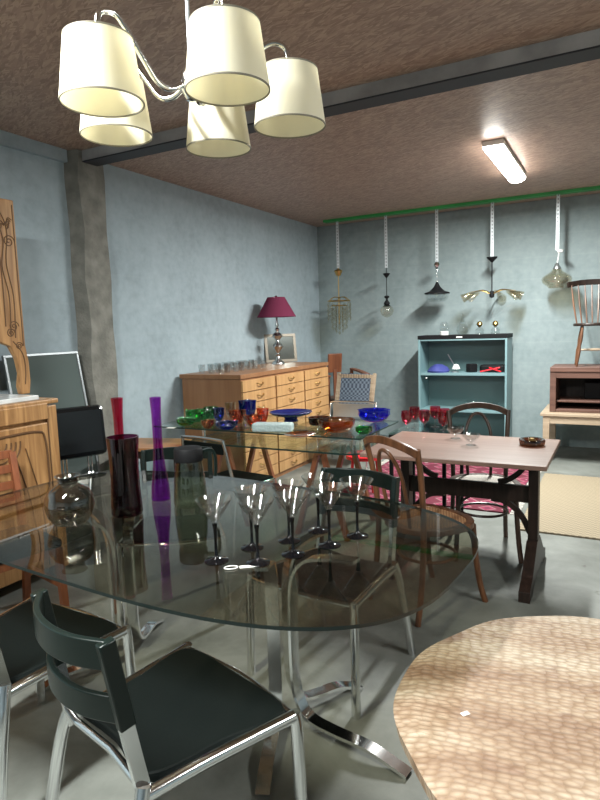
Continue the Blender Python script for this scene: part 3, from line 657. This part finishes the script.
# lamp
t = thing('table_lamp', 'table lamp with plum shade and turned chrome base on the beech chest', 'lamp', W(.285, -1.70, 1.1005))
obj('base', MB().lathe([(.075, 0), (.075, .01), (.06, .03), (.028, .055), (.018, .09), (.03, .11), (.016, .13), (.026, .15), (.05, .18), (.062, .205), (.05, .23), (.026, .25), (.02, .275), (.045, .30), (.062, .325), (.045, .352), (.018, .37), (.028, .40), (.014, .42), (.022, .45), (.012, .48), (.010, .56), (0, .56)], n=32), 'satin', t)
obj('lamp_shade', MB().lathe([(.225, .54), (.10, .765), (.098, .765), (.2225, .54), (.225, .54)], n=48), 'plum', t)
obj('finial', MB().lathe([(0, .56), (.012, .56), (.012, .765), (.016, .78), (0, .79)], n=12), 'chrome', t)
# framed picture leaning behind it
t = thing('picture_frame', 'small dark framed mirror leaning behind the plum lamp', 'mirror', Vector((-.205, 7.28, 1.103)), .36)
def frame_part(wd, ht, b, dp, mat, pane, t, lean=.16):
    m_ = MB()
    for cx, cz, sx, sz in ((0, b/2, wd, b), (0, ht-b/2, wd, b), (-wd/2+b/2, ht/2, b, ht-2*b), (wd/2-b/2, ht/2, b, ht-2*b)): m_.box((cx, 0, cz), (sx, dp, sz))
    R = Matrix.Rotation(-lean, 4, 'X')
    f_ = obj('frame', m_.xf(R), mat, t, bevel=.002)
    obj('pane', MB().box((0, .002, ht/2), (wd-2*b+.004, dp*.4, ht-2*b+.004)).xf(R), pane, t)
frame_part(.40, .345, .035, .022, 'dframe', 'mirror', t)

# ================================================================== OAK BUFFET, LEFT
by1 = -5.17; bx0, bx1 = .17, .69; BL = 1.6
t = thing('buffet', 'carved light oak buffet with a marble top against the left wall', 'buffet', W(bx1, by1), RZ)
DB = bx1-bx0
obj('carcass', MB().box((-DB/2, -BL/2, .58), (DB-.03, BL-.03, 1.0)), 'oak', t)
obj('stile', MB().box((-.012, -.035, .56), (.03, .07, 1.04)), 'oak', t, bevel=.006)
obj('top_rail', MB().box((-.005, -BL/2-.035, 1.05), (.035, BL-.07, .10)), 'oak', t, bevel=.006)
obj('top_moulding', MB().box((-DB/2, -BL/2, 1.105), (DB+.02, BL+.03, .03)), 'oak', t, bevel=.008)
obj('marble_slab', MB().box((-DB/2-.01, -BL/2-.04, 1.134), (DB-.05, BL-.10, .028)), 'marble', t, bevel=.005)
for s_ in (-1, 1): obj('foot', MB().box((-DB/2-s_*.2, -.05, .04), (.06, .06, .08)), 'oak', t)
# carved door with arched panel
dr = obj('door', MB().box((-.004, -.35, .53), (.03, .54, .90)), 'oak', t, bevel=.006)
gv = MB()
gv.tube(curve([(.013, -.10, .10), (.013, -.10, .6), (.013, -.11, .88), (.013, -.16, .935), (.013, -.35, .94), (.013, -.5, .935)], 6), .007, 6)
gv.tube(curve([(.013, -.15, .10), (.013, -.17, .5), (.013, -.25, .85)], 6), .004, 6)
gv.tube(curve([(.013, -.20, .10), (.013, -.24, .5), (.013, -.33, .85)], 6), .004, 6)
for k in range(4):
    r0 = .05+.03*k; gv.tube([(.013, -.42+r0*math.cos(a), .90-r0*math.sin(a)) for a in [i*PI/20 for i in range(0, 11)]], .004, 6)
obj('carving', gv, 'oakd', dr)
for k in range(2):
    gv2 = MB().box((.006, -.075-.0, .56), (.004, .006, .95)) if k == 0 else None
    if gv2: obj('groove', gv2, 'oakd', t)
# upper stage: carved panel on a curved leg, standing on the marble
ux = -.21
up = MB(); pts = [(-.03, 0), (-.09, 0), (-.10, .05), (-.085, .13), (-.10, .22), (-.14, .30), (-.25, .345), (-.6, .36), (-1.2, .36), (-1.2, 1.18), (-.035, 1.18), (-.035, .3), (-.02, .2), (-.018, .08)]
vs = [(ux+dx, a, 1.149+b) for dx in (-.02, .02) for a, b in pts]; n = len(pts)
up.add(vs, [list(range(n))[::-1], [n+i for i in range(n)]]+[(i, (i+1) % n, n+(i+1) % n, n+i) for i in range(n)], False)
u_ = obj('upper_panel', up, 'oak', t, bevel=.005)
gv = MB(); X = ux+.021
def G2(pts, r=.0035): gv.tube(curve([(X, a, 1.149+b) for a, b in pts], 6), r, 6)
G2([(-.10, .35), (-.09, .6), (-.12, .8), (-.10, 1.0), (-.16, 1.12), (-.3, 1.15)])
G2([(-.13, .36), (-.12, .6), (-.15, .78), (-.13, .95), (-.20, 1.08), (-.3, 1.11)])
G2([(-.16, .42), (-.16, .8), (-.2, .98), (-.3, 1.06)])
G2([(-.05, .30), (-.05, .7), (-.05, 1.15)], .003)
G2([(-.06, .06), (-.05, .15), (-.06, .25), (-.12, .33)])
for (cy, cz, sz) in ((-.105, .42, .035), (-.09, .93, .04), (-.15, 1.02, .035), (-.08, .30, .025), (-.13, .38, .03)):
    gv.tube([(X, cy+sz*(1-i/26)*math.cos(i*.5), 1.149+cz+sz*(1-i/26)*math.sin(i*.5)) for i in range(24)], .003, 6)
for k in range(6): G2([(-.06-.008*k, .86-.012*k+.2), (-.085, .9-.01*k+.17), (-.10-.01*k, .86+.17)], .0025)
obj('carving', gv, 'oakd', u_)

# leaning dark framed panel on the left wall
t = thing('leaning_mirror', 'dusty dark mirror in a thin metal frame leaning by the concrete pillar', 'mirror', W(.30, -4.75), RZ+PI/2)
frame_part(.64, 1.40, .018, .02, 'thinframe', 'smokedark', t, -.0)
t.rotation_euler = (0, 0, RZ+PI/2)
for ch in t.children:
    ch.rotation_euler = (-.16, 0, 0)
# black vinyl chair
t = thing('vinyl_chair', 'black padded vinyl chair with chrome back stalks beside the oak buffet', 'chair', (-1.46, 4.02, 0), face(.62, -.78))
obj('backrest', MB().box((.01, -.20, .825), (.43, .075, .36), (.12, 0, 0)), 'vinyl', t, bevel=.034)
obj('seat', MB().box((.0, .06, .50), (.40, .40, .07)), 'vinyl', t, bevel=.02)
for x in (-.10, -.075, .075, .10): obj('back_stalk', MB().tube(curve([(x, -.12, .47), (x, -.19, .5), (x, -.215, .56), (x, -.21, .70)], 4), .006, 8), 'chrome', t)
obj('seat_trim', MB().box((0, .06, .462), (.405, .405, .012)), 'chrome', t)
obj('leg', MB().lathe([(.03, .03), (.025, .06), (.025, .46)], c=(0, .05, 0), n=20), 'chrome', t)
obj('base_plate', MB().lathe([(.22, 0), (.22, .012), (.05, .035), (0, .035)], c=(0, .05, 0), n=36), 'chrome', t)
# reddish wooden chair under the left end of the smoked table
t = thing('slatted_chair', 'reddish wooden chair with slatted back and black seat, partly hidden at the left edge', 'chair', (-1.54, 2.97, 0), face(.75, -.66))
obj('seat', MB().box((0, .0, .445), (.42, .42, .045)), 'matt', t, bevel=.015)
obj('seat_rail', MB().box((0, 0, .405), (.40, .40, .045)), 'redwood', t, bevel=.003)
for s_ in (-1, 1):
    obj('leg', MB().bar([(s_*.19, .19, .42), (s_*.2, .2, 0)], .034, .034, (0, 1, 0)), 'redwood', t)
    obj('back_post', MB().bar(curve([(s_*.19, -.24, 0), (s_*.19, -.20, .4), (s_*.19, -.27, .87)], 4), .034, .034, (0, 1, 0)), 'redwood', t)
    obj('side_stretcher', MB().bar([(s_*.192, .195, .22), (s_*.192, -.215, .22)], .02, .03), 'redwood', t)
for z in (.60, .69, .78, .86): obj('slat', MB().bar([(-.19, -.215-(z-.4)*.12, z), (.19, -.215-(z-.4)*.12, z)], .015, .045), 'redwood', t, bevel=.002)

# ================================================================== STEEL BOOKCASE
sx0, sx1, syf, syb = 1.605, 2.645, -.57, -.20
t = thing('steel_bookcase', 'pale blue steel bookcase with black top against the back wall', 'bookcase', W(sx0, syf), RZ)
SW, SD = sx1-sx0, syb-syf
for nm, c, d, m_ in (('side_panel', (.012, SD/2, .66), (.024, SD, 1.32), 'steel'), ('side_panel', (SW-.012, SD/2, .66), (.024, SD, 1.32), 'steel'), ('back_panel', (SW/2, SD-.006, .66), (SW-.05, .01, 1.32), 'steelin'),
                   ('top', (SW/2, SD/2, 1.345), (SW+.01, SD+.01, .045), 'matt'), ('top_lip', (SW/2, .008, 1.312), (SW-.05, .012, .02), 'steel'),
                   ('shelf', (SW/2, SD/2, .9), (SW-.05, SD-.02, .028), 'steel'), ('shelf', (SW/2, SD/2, .46), (SW-.05, SD-.02, .028), 'steel'), ('shelf', (SW/2, SD/2, .05), (SW-.05, SD-.02, .1), 'steel')):
    obj(nm, MB().box(c, d), m_, t, bevel=.002)
obj('label_plate', MB().box((SW/2-.02, -.008, 1.342), (.07, .004, .016)), 'paper', t)
obj('door_knob', MB().lathe([(0, 0), (.012, 0), (.012, .01), (0, .014)], c=(.10, 0, .85), n=16), 'white', t)
def onshelf(x, y, z): return W(sx0+x, syf+y, z)
ZT = 1.3685
t = thing('glass_lantern', 'frosted glass night light at the left end of the steel bookcase top', 'lamp', onshelf(.28, .16, ZT))
obj('foot', MB().lathe([(.05, 0), (.05, .04), (.045, .045), (0, .045)], n=28), 'white', t)
obj('globe', MB().lathe([(.04, .045), (.055, .07), (.058, .10), (.045, .14), (.03, .155), (0, .157)], n=28), 'clear', t)
t = thing('decanter', 'round clear glass decanter with tall stopper on the steel bookcase', 'decanter', onshelf(.50, .16, ZT))
obj('body', MB().lathe([(.04, 0), (.055, .02), (.075, .05), (.07, .085), (.045, .115), (.04, .13), (0, .13)], n=32), 'clear', t)
obj('stopper', MB().lathe([(.045, .13), (.045, .145), (.025, .16), (.014, .19), (.02, .215), (.008, .25), (0, .255)], n=24), 'clear', t)
def oill(x, lb):
    t = thing('perfume_bottle', lb, 'bottle', onshelf(x, .16, ZT), 0, 'glass bottles with brown stoppers on the steel bookcase')
    obj('body', MB().lathe([(.045, 0), (.05, .01), (.05, .05), (.035, .07), (.015, .08), (0, .08)], n=24), 'clear', t)
    obj('stopper', MB().lathe([(0, .08), (.012, .082), (.035, .11), (.03, .135), (.015, .15), (0, .152)], n=20), 'brass', t)
    return t
o_ = oill(.70, 'glass bottle with brown stopper, beside the decanter')
dup(o_, onshelf(.88, .16, ZT), 0, 'glass bottle with brown stopper, nearest the right end of the bookcase top')
Z1, Z2 = .9145, .4745
bc = MB().lathe([(.13, 0), (.135, .02), (.10, .06), (.04, .095), (0, .10)], n=20, wave=(.15, 3, .05))
tag(obj('blue_cap', bc, 'bluecloth', loc=onshelf(.20, .17, Z1)), 'dark blue cap lying on the upper shelf of the steel bookcase', 'cap')
t = thing('desk_lamp', 'small grey desk lamp beside the dark blue cap', 'lamp', onshelf(.41, .17, Z1))
obj('base', MB().lathe([(.05, 0), (.05, .012), (0, .016)], n=20), 'silver', t)
obj('arm', MB().tube([(0, 0, .01), (-.02, 0, .10), (-.09, 0, .22)], .006, 8), 'silver', t)
obj('lamp_shade', MB().lathe([(.05, .03), (.03, .08), (0, .09)], c=(.01, 0, .01), n=20), 'white', t)
tag(obj('black_box', MB().box((0, 0, .05), (.10, .10, .10)), 'matt', loc=onshelf(.60, .2, Z1), rot=.3, bevel=.01), 'small black box on the upper shelf left of the red tool', 'box')
tag(obj('black_case', MB().prism(rr(-.15, -.07, .15, .07, .04), 0, .085), 'matt', loc=onshelf(.84, .26, Z1), rot=RZ, bevel=.02), 'low black case behind the red tool', 'case')
t = thing('shears', 'red handled shears lying open on the upper steel shelf', 'tool', onshelf(.84, .10, Z1), RZ)
obj('handle', MB().tube([(-.12, 0, .012), (.10, .03, .06)], .009, 8), 'red', t)
obj('handle', MB().tube([(-.02, .02, .06), (.12, -.02, .014)], .009, 8), 'red', t)
for x, lb in ((.62, 'left'), (.86, 'right')):
    for k in range(3):
        pos = ('bottom', 'middle', 'top')[k]
        tag(obj('glass_dish', MB().lathe([(0, 0), (.06, 0), (.085, .03), (.10, .035), (.098, .038), (.08, .034), (0, .006)], n=36, wave=(.02, 16, .03)), 'clear', loc=onshelf(x, .16, Z2+.0285*k)),
            f'clear glass dish, {pos} of the {lb} stack on the steel middle shelf', 'dish', 'stacked clear dishes in the steel bookcase')

# ================================================================== RIGHT: BENCH, CABINET, WINDSOR CHAIR
t = thing('work_bench', 'long pale wooden bench by the back wall, carrying the brown cabinet', 'bench', W(3.05, -.98), RZ)
obj('benchtop', MB().box((.85, .40, .515), (1.7, .80, .03)), 'pine', t, bevel=.004)
obj('apron', MB().box((.85, .03, .46), (1.6, .025, .075)), 'pine', t)
for x in (.06, 1.64):
    for y in (.045, .75): obj('leg', MB().box((x, y, .25), (.065, .065, .50)), 'pine', t, bevel=.003)
t = thing('media_cabinet', 'open brown wooden cabinet standing on the pale bench', 'cabinet', W(3.13, -.86, .531), RZ)
for nm, c, d in (('side_panel', (.03, .25, .235), (.06, .5, .47)), ('side_panel', (1.47, .25, .235), (.06, .5, .47)), ('top', (.75, .25, .455), (1.5, .52, .05)), ('bottom', (.75, .25, .015), (1.4, .48, .03)), ('shelf', (.75, .27, .11), (1.38, .42, .02)), ('back_panel', (.75, .495, .235), (1.4, .012, .44))):
    obj(nm, MB().box(c, d), 'brown' if nm != 'back_panel' else 'espresso', t, bevel=.004)
obj('top_rail', MB().box((.75, .012, .40), (1.38, .02, .07)), 'brown', t)
tag(obj('black_radio', MB().box((0, 0, .09), (.34, .18, .18)), 'matt', loc=W(3.62, -.55, .652), rot=RZ, bevel=.012), 'black box shape standing inside the brown cabinet', 'radio')
t = thing('windsor_chair', 'dark spindle back windsor chair standing on the brown cabinet', 'chair', W(3.54, -.66, 1.013), face(-.30, -.95))
st = [(.21*math.cos(a)*(1.0), .19*math.sin(a)) for a in [2*PI*i/36 for i in range(36)]]
obj('seat', MB().prism([(x*(1+.1*y/.2), y) for x, y in st], .42, .45), 'espresso', t, bevel=.01)
for x, y in ((-.13, .11), (.13, .11), (-.11, -.11), (.11, -.11)):
    lg = MB(); n_ = 8; pth = [Vector((x*(1+.45*(1-k/n_)), y*(1+.5*(1-k/n_)), .43*k/n_)) for k in range(n_+1)]
    lg.tube(pth, .012, 10, scales=[.8, 1, 1.3, 1.5, 1.0, 1.5, 1.5, 1.2, .9]); obj('leg', lg, 'walnut', t)
for s_ in (-1, 1): obj('stretcher', MB().tube([(s_*.155, .13, .17), (s_*.13, -.135, .17)], .009, 8), 'pine', t)
obj('stretcher', MB().tube([(-.14, 0, .17), (0, 0, .17), (.14, 0, .17)], .009, 8, scales=[1, 1.6, 1]), 'pine', t)
for i in range(7):
    x = (i-3)*.052; y = -.15-.0*abs(i-3); y = -.165+.006*abs(i-3)**2*.6
    obj('spindle', MB().tube([(x, y, .44), (x*1.2, y-.05, .65), (x*1.32, y-.10, .86)], .0065, 8, scales=[1, 1.5, .9]), 'walnut', t)
obj('crest_rail', MB().sweep(curve([(-.25, -.22, .865), (-.12, -.27, .885), (0, -.28, .89), (.12, -.27, .885), (.25, -.22, .865)], 5), [(-.01, -.03), (.01, -.03), (.01, .03), (-.01, .03)], False, (0, 0, 1)), 'espresso', t, bevel=.005)

# rugs
tag(obj('jute_rug', MB().box((.85, .89, .006), (1.7, 1.78, .012)), 'jute', loc=W(3.16, -3.29, .0005), rot=RZ), 'beige woven jute rug on the concrete floor at the right', 'rug')
t = thing('kilim_rug', 'crimson and pink patterned rug with cream fringes behind the trestle table', 'rug', W(1.55, -2.93, .0005), RZ)
obj('field', MB().box((.75, .85, .006), (1.50, 1.7, .012)), 'kilim', t)
fg = MB()
for y in [i*.028 for i in range(61)]:
    fg.box((1.535, y, .003), (.07, .012, .004), (0, 0, .2*math.sin(y*70))); fg.box((-.035, y, .003), (.07, .012, .004), (0, 0, .2*math.cos(y*60)))
obj('fringe', fg, 'fringe', t)['kind'] = 'stuff'
# red seat seen through the display table
t = thing('red_stool', 'small bright red plastic stool beyond the display table', 'stool', W(1.75, -2.72, .0135), 0)
obj('seat', MB().lathe([(0, .34), (.15, .34), (.17, .33), (.17, .30), (0, .30)], n=36), 'red', t)
for k in range(4):
    a = k*PI/2+.4; obj('leg', MB().tube([(.12*math.cos(a), .12*math.sin(a), .31), (.15*math.cos(a), .15*math.sin(a), 0.008)], .014, 10), 'red', t)
# black side table with pink goblets
t = thing('side_table', 'small black framed glass side table behind the trestle table', 'table', W(2.30, -3.60), RZ)
o = obj('tabletop', MB().box((.21, .28, .715), (.42, .56, .01)), 'pale', t)
fr = MB()
for x, y, a, b in ((.21, .012, .42, .024), (.21, .548, .42, .024), (.012, .28, .024, .512), (.408, .28, .024, .512)): fr.box((x, y, .695), (a, b, .028))
obj('frame', fr, 'matt', t, bevel=.002)
for x in (.014, .406):
    for y in (.014, .546): obj('leg', MB().box((x, y, .34), (.024, .024, .68)), 'matt', t)
def goblet(loc, lb):
    t = thing('goblet', lb, 'glass', loc, 0, 'pink stemmed goblets on the black side table')
    obj('bowl', MB().lathe([(0, .06), (.01, .062), (.035, .085), (.042, .12), (.038, .16), (.0365, .16), (.04, .12), (.032, .09), (0, .068)], n=28), 'gpink', t)
    obj('stem', MB().lathe([(.034, 0), (.034, .003), (.006, .01), (.005, .055), (.01, .062), (0, .064)], n=24), 'clear', t)
    return t
g0 = goblet(W(2.42, -3.54, .7205), 'pink goblet at the left front of the black side table')
for x, y, lb in ((2.41, -3.32, 'pink goblet behind the left front one on the black side table'), (2.53, -3.47, 'pink goblet in the centre of the black side table'), (2.55, -3.25, 'pink goblet at the back of the black side table'),
                 (2.65, -3.36, 'pink goblet right of centre, seen through the dark chair back'), (2.69, -3.54, 'pink goblet rightmost on the black side table')):
    dup(g0, W(x, y, .7205), x*5, lb)

# ================================================================== BEYOND THE CHEST
t = thing('wooden_armchair', 'brown wooden armchair with a flat armrest behind the beech chest', 'chair', W(.50, -.42), RZ+PI+.8)
obj('backrest', MB().box((.0, -.22, 1.02), (.20, .03, .26), (-.15, 0, 0)), 'redwood', t, bevel=.006)
for s_ in (-1, 1):
    obj('armrest', MB().sweep(curve([(s_*.25, -.22, .93), (s_*.28, 0, .905), (s_*.27, .25, .88)], 5), [(-.035, -.012), (.035, -.012), (.035, .012), (-.035, .012)], False, (0, 0, 1)), 'redwood', t, bevel=.004)
    obj('leg', MB().bar([(s_*.26, .2, .89), (s_*.26, .24, 0)], .035, .035, (0, 1, 0)), 'redwood', t)
    obj('leg', MB().bar([(s_*.24, -.2, .93), (s_*.24, -.27, 0)], .035, .035, (0, 1, 0)), 'redwood', t)
obj('seat', MB().box((0, 0, .55), (.48, .44, .05)), 'walnut', t, bevel=.01)
obj('back_post', MB().bar([(0, -.21, .55), (0, -.22, .93)], .05, .03, (0, 1, 0)), 'redwood', t)
t = thing('webbed_chair', 'pale wood lounge chair with blue grey woven webbing back', 'chair', W(.89, -1.00), RZ+PI-.1)
wb = obj('webbing', MB().box((0, -.10, .70), (.42, .012, .46), (.22, 0, 0)), 'webbing', t)
for s_ in (-1, 1):
    obj('back_post', MB().bar([(s_*.25, .02, .25), (s_*.25, -.16, .93)], .03, .035, (0, 1, 0)), 'pine', t)
    obj('leg', MB().bar([(s_*.25, .23, .40), (s_*.25, .24, 0)], .03, .035, (0, 1, 0)), 'pine', t)
    obj('leg', MB().bar([(s_*.25, .0, .40), (s_*.25, -.12, 0)], .03, .035, (0, 1, 0)), 'pine', t)
    obj('side_rail', MB().bar([(s_*.25, .24, .38), (s_*.25, -.02, .34)], .025, .05), 'pine', t)
for z, y in ((.90, -.145), (.50, -.04)): obj('back_rail', MB().box((0, y, z), (.50, .022, .03)), 'pine', t)
ed = MB()
for i in range(12): ed.box((-.195+i*.0355, -.142, .895), (.018, .03, .045))
for i in range(7):
    for s_ in (-1, 1): ed.box((s_*.235, -.06-(i*.06)*.22, .53+i*.055), (.045, .026, .022))
ed.box((0, -.142, .885), (.44, .02, .02))
for s_ in (-1, 1): ed.box((s_*.22, -.10, .70), (.02, .02, .38), (.22, 0, 0))
obj('strap_wraps', ed, 'pine', t)['kind'] = 'stuff'
obj('seat', MB().box((0, .12, .375), (.44, .26, .015)), 'webbing', t)
t = thing('tubular_chair', 'low chrome tubular chair in front of the webbed lounge chair', 'chair', W(1.17, -1.75), RZ+PI+.1)
fr = MB(); fr.tube(curve([(-.27, .25, .012), (-.27, .25, .40), (-.27, .05, .45), (-.27, -.15, .45), (-.265, -.20, .62), (-.235, -.21, .66), (0, -.21, .665), (.235, -.21, .66), (.265, -.20, .62), (.27, -.15, .45), (.27, .05, .45), (.27, .25, .40), (.27, .25, .012)], 5), .012, 10)
obj('frame', fr, 'chrome', t)
for s_ in (-1, 1): obj('leg', MB().tube([(s_*.27, -.15, .45), (s_*.27, -.22, .0)], .012, 8), 'chrome', t)
obj('seat', MB().box((0, .04, .44), (.50, .36, .03)), 'caneg', t, bevel=.008)
obj('backrest', MB().box((0, -.19, .57), (.47, .015, .15)), 'silver', t)

# ================================================================== HANGING LAMPS ON STRAPS
LYH = -.38
def hang(x, name, label):
    t = thing(name, label, 'pendant light', W(x, LYH, 0), RZ, 'lamps hanging from perforated straps')
    return t
def strap(x, z0, lb):
    m_ = MB().box((0, 0, (2.868+z0)/2), (.035, .006, 2.868-z0))
    o = obj('strap_hanger', m_, 'perf', loc=W(x, LYH, 0), rot=RZ)
    tag(o, lb, 'strap', 'perforated metal straps on the green rail')
def lm(mbs, mat, nm, t, **k): return obj(nm, mbs, mat, t, **k)
def z_at(x, px_y): # height of a picture row at the hanger plane
    P = W(x, LYH, 0); D = P.x*F.x+P.y*F.y
    best = None
    for i in range(1000, 2900, 4):
        z = i/1000; v = Vector((P.x, P.y, z-1.5)); yy = 400-v.dot(UU)*600/v.dot(F)
        if best is None or abs(yy-px_y) < best[0]: best = (abs(yy-px_y), z)
    return best[1]
XS = []
for pxx in (338.5, 386.5, 437, 492, 557):
    lo_, hi_ = 0, 5
    for _ in range(40):
        mid = (lo_+hi_)/2; v = W(mid, LYH, .6)-Vector((0, 0, 0)); v.z = .6
        xx = 300+v.dot(RR)*600/v.dot(F)
        if xx < pxx: lo_ = mid
        else: hi_ = mid
    XS.append(lo_)
zs = [z_at(XS[0], 268), z_at(XS[1], 268), z_at(XS[2], 262), z_at(XS[3], 257), z_at(XS[4], 250)]
for x, z, lb in zip(XS, zs, ('strap holding the crystal drop chandelier, leftmost on the rail', 'strap holding the small globe pendant', 'strap holding the black bell pendant', 'strap holding the spreading arm lamp', 'strap holding the smoky glass pendant, rightmost on the rail')): strap(x, z, lb)
# 1 crystal chandelier
x = XS[0]; zt = zs[0]; t = hang(x, 'crystal_chandelier', 'small brass chandelier with rows of crystal drops, leftmost hanging lamp')
zc = z_at(x, 301); zb = z_at(x, 334)
obj('canopy', MB().lathe([(0, zt-.11), (.03, zt-.10), (.055, zt-.04), (.05, zt-.03), (.008, zt-.01), (.006, zt), (0, zt)], n=24), 'brass', t)
obj('rod', MB().tube([(0, 0, zt-.10), (0, 0, zc-.3)], .006, 8), 'brass', t)
fr = MB()
for r_0, z in ((.15, zc), (.10, zc-.06)): fr.tube([(r_0*math.cos(i*PI/12), r_0*math.sin(i*PI/12), z) for i in range(24)], .006, 6, True)
for i in range(6):
    a = i*PI/3; fr.tube(curve([(0, 0, zc+.04), (.08*math.cos(a), .08*math.sin(a), zc+.05), (.15*math.cos(a), .15*math.sin(a), zc)], 4), .005, 6)
obj('frame', fr, 'brass', t)
for r_0, cnt, z, n_ in ((.15, 18, zc, 4), (.10, 12, zc-.06, 5), (.05, 6, zc-.06, 6)):
    for i in range(cnt):
        a = 2*PI*i/cnt; d = MB()
        for k in range(n_):
            zz = z-.03-k*.058-.02*(i % 3); d.lathe([(0, zz-.030), (.015, zz), (0, zz+.030)], c=(r_0*math.cos(a), r_0*math.sin(a), 0), n=6)
        obj('crystal_string', d, 'gsmoke', t)
# 2 globe pendant
x = XS[1]; zt = zs[1]; t = hang(x, 'globe_pendant', 'small globe pendant with black turned stem, second hanging lamp from left')
za = z_at(x, 296); zg = z_at(x, 311)
obj('canopy', MB().lathe([(0, zt-.13), (.012, zt-.12), (.045, zt-.075), (.045, zt-.07), (.004, zt-.06), (.004, zt), (0, zt)], n=24), 'matt', t)
obj('rod', MB().tube([(0, 0, zt-.12), (0, 0, za)], .005, 8), 'matt', t)
obj('turned_cap', MB().lathe([(0, za+.01), (.03, za), (.035, za-.015), (.014, za-.03), (.014, za-.05), (.035, za-.08), (.04, za-.10), (.03, za-.11), (.05, za-.13), (0, za-.135)], n=24), 'matt', t)
obj('globe', MB().lathe([(0, zg-.085), (.035, zg-.075), (.072, zg-.045), (.088, zg), (.076, zg+.042), (.05, zg+.066), (0, zg+.068)], n=28), 'gsmoke', t)
# 3 bell pendant
x = XS[2]; zt = zs[2]; t = hang(x, 'bell_pendant', 'pendant with black bell cap and cut glass skirt, above the steel bookcase')
z1 = z_at(x, 282); z2 = z_at(x, 292); z3 = z_at(x, 302)
obj('canopy', MB().lathe([(0, zt-.09), (.02, zt-.08), (.04, zt-.04), (.03, zt-.01), (.02, zt), (0, zt)], n=24), 'chrome', t)
obj('chain', MB().lathe([(.006, zt-.08), (.012, zt-.11), (.005, zt-.14), (.012, zt-.17), (.005, zt-.2), (.01, z1)], n=10), 'chrome', t)
obj('bell', MB().lathe([(.012, z1), (.02, z1-.02), (.04, z1-.06), (.09, z2+.01), (.15, z2-.01), (.15, z2-.025), (0, z2-.02)], n=36), 'matt', t)
obj('glass_skirt', MB().lathe([(.14, z2-.022), (.14, z3+.04), (.10, z3), (0, z3-.005), (0, z3+.01), (.09, z3+.015), (.128, z3+.05), (.128, z2-.022), (.14, z2-.022)], n=36, wave=(.02, 18, 1.6)), 'clear', t)
# 4 spreading arms
x = XS[3]; zt = zs[3]; t = hang(x, 'arm_lamp', 'black stemmed lamp with spreading arms and glass cone shades')
z1 = z_at(x, 293)
obj('canopy', MB().lathe([(0, zt-.07), (.01, zt-.06), (.06, zt-.01), (.06, zt), (0, zt)], n=24), 'matt', t)
obj('rod', MB().tube([(0, 0, zt-.05), (0, 0, z1-.05)], .007, 8), 'matt', t)
obj('hub', MB().lathe([(0, z1-.06), (.025, z1-.05), (.03, z1-.02), (.02, z1+.02), (0, z1+.025)], n=20), 'matt', t)
for a in (185, 235, 335, 12, 80):
    a = math.radians(a); d = Vector((math.cos(a), math.sin(a), 0)); o = Vector((0, 0, z1))
    am = obj('arm', MB().tube(curve([o-Vector((0, 0, .02)), o+d*.12+Vector((0, 0, .03)), o+d*.26+Vector((0, 0, .015))], 5), .006, 8), 'brass', t)
    c = MB().lathe([(.018, 0), (.03, .04), (.055, .15), (.0535, .15), (.028, .04), (0, .006)], n=24)
    ax = (d+Vector((0, 0, -.45))).normalized(); c.xf(Matrix.Translation(o+d*.20+Vector((0, 0, .01))) @ ax.to_track_quat('Z', 'Y').to_matrix().to_4x4())
    obj('glass_shade', c, 'gsmoke', am)
# 5 smoky flared pendant
x = XS[4]; zt = zs[4]; t = hang(x, 'glass_pendant', 'flared smoky glass pendant, rightmost hanging lamp beside the windsor chair')
z1 = z_at(x, 264); z3 = z_at(x, 288)
obj('hook', MB().lathe([(0, zt-.03), (.03, zt-.025), (.035, zt), (0, zt+.004)], c=(.03, 0, 0), n=16), 'white', t)
obj('cord', MB().tube([(.02, 0, zt-.02), (0, 0, z1)], .006, 8), 'white', t)
obj('cap', MB().lathe([(0, z1+.02), (.012, z1+.015), (.045, z1-.045), (.045, z1-.055), (0, z1-.055)], n=24), 'silver', t)
zz = z1-.05
obj('glass_shade', MB().lathe([(.045, zz), (.06, zz-.025), (.11, zz-.055), (.15, zz-.085), (.162, zz-.115), (.152, zz-.15), (.115, zz-.18), (.09, zz-.20), (.088, z3), (.083, z3), (.084, zz-.196), (.109, zz-.175), (.146, zz-.147), (.155, zz-.115), (.143, zz-.09), (.10, zz-.06), (.053, zz-.03), (.038, zz), (.045, zz)], n=40), 'gsmoke', t)
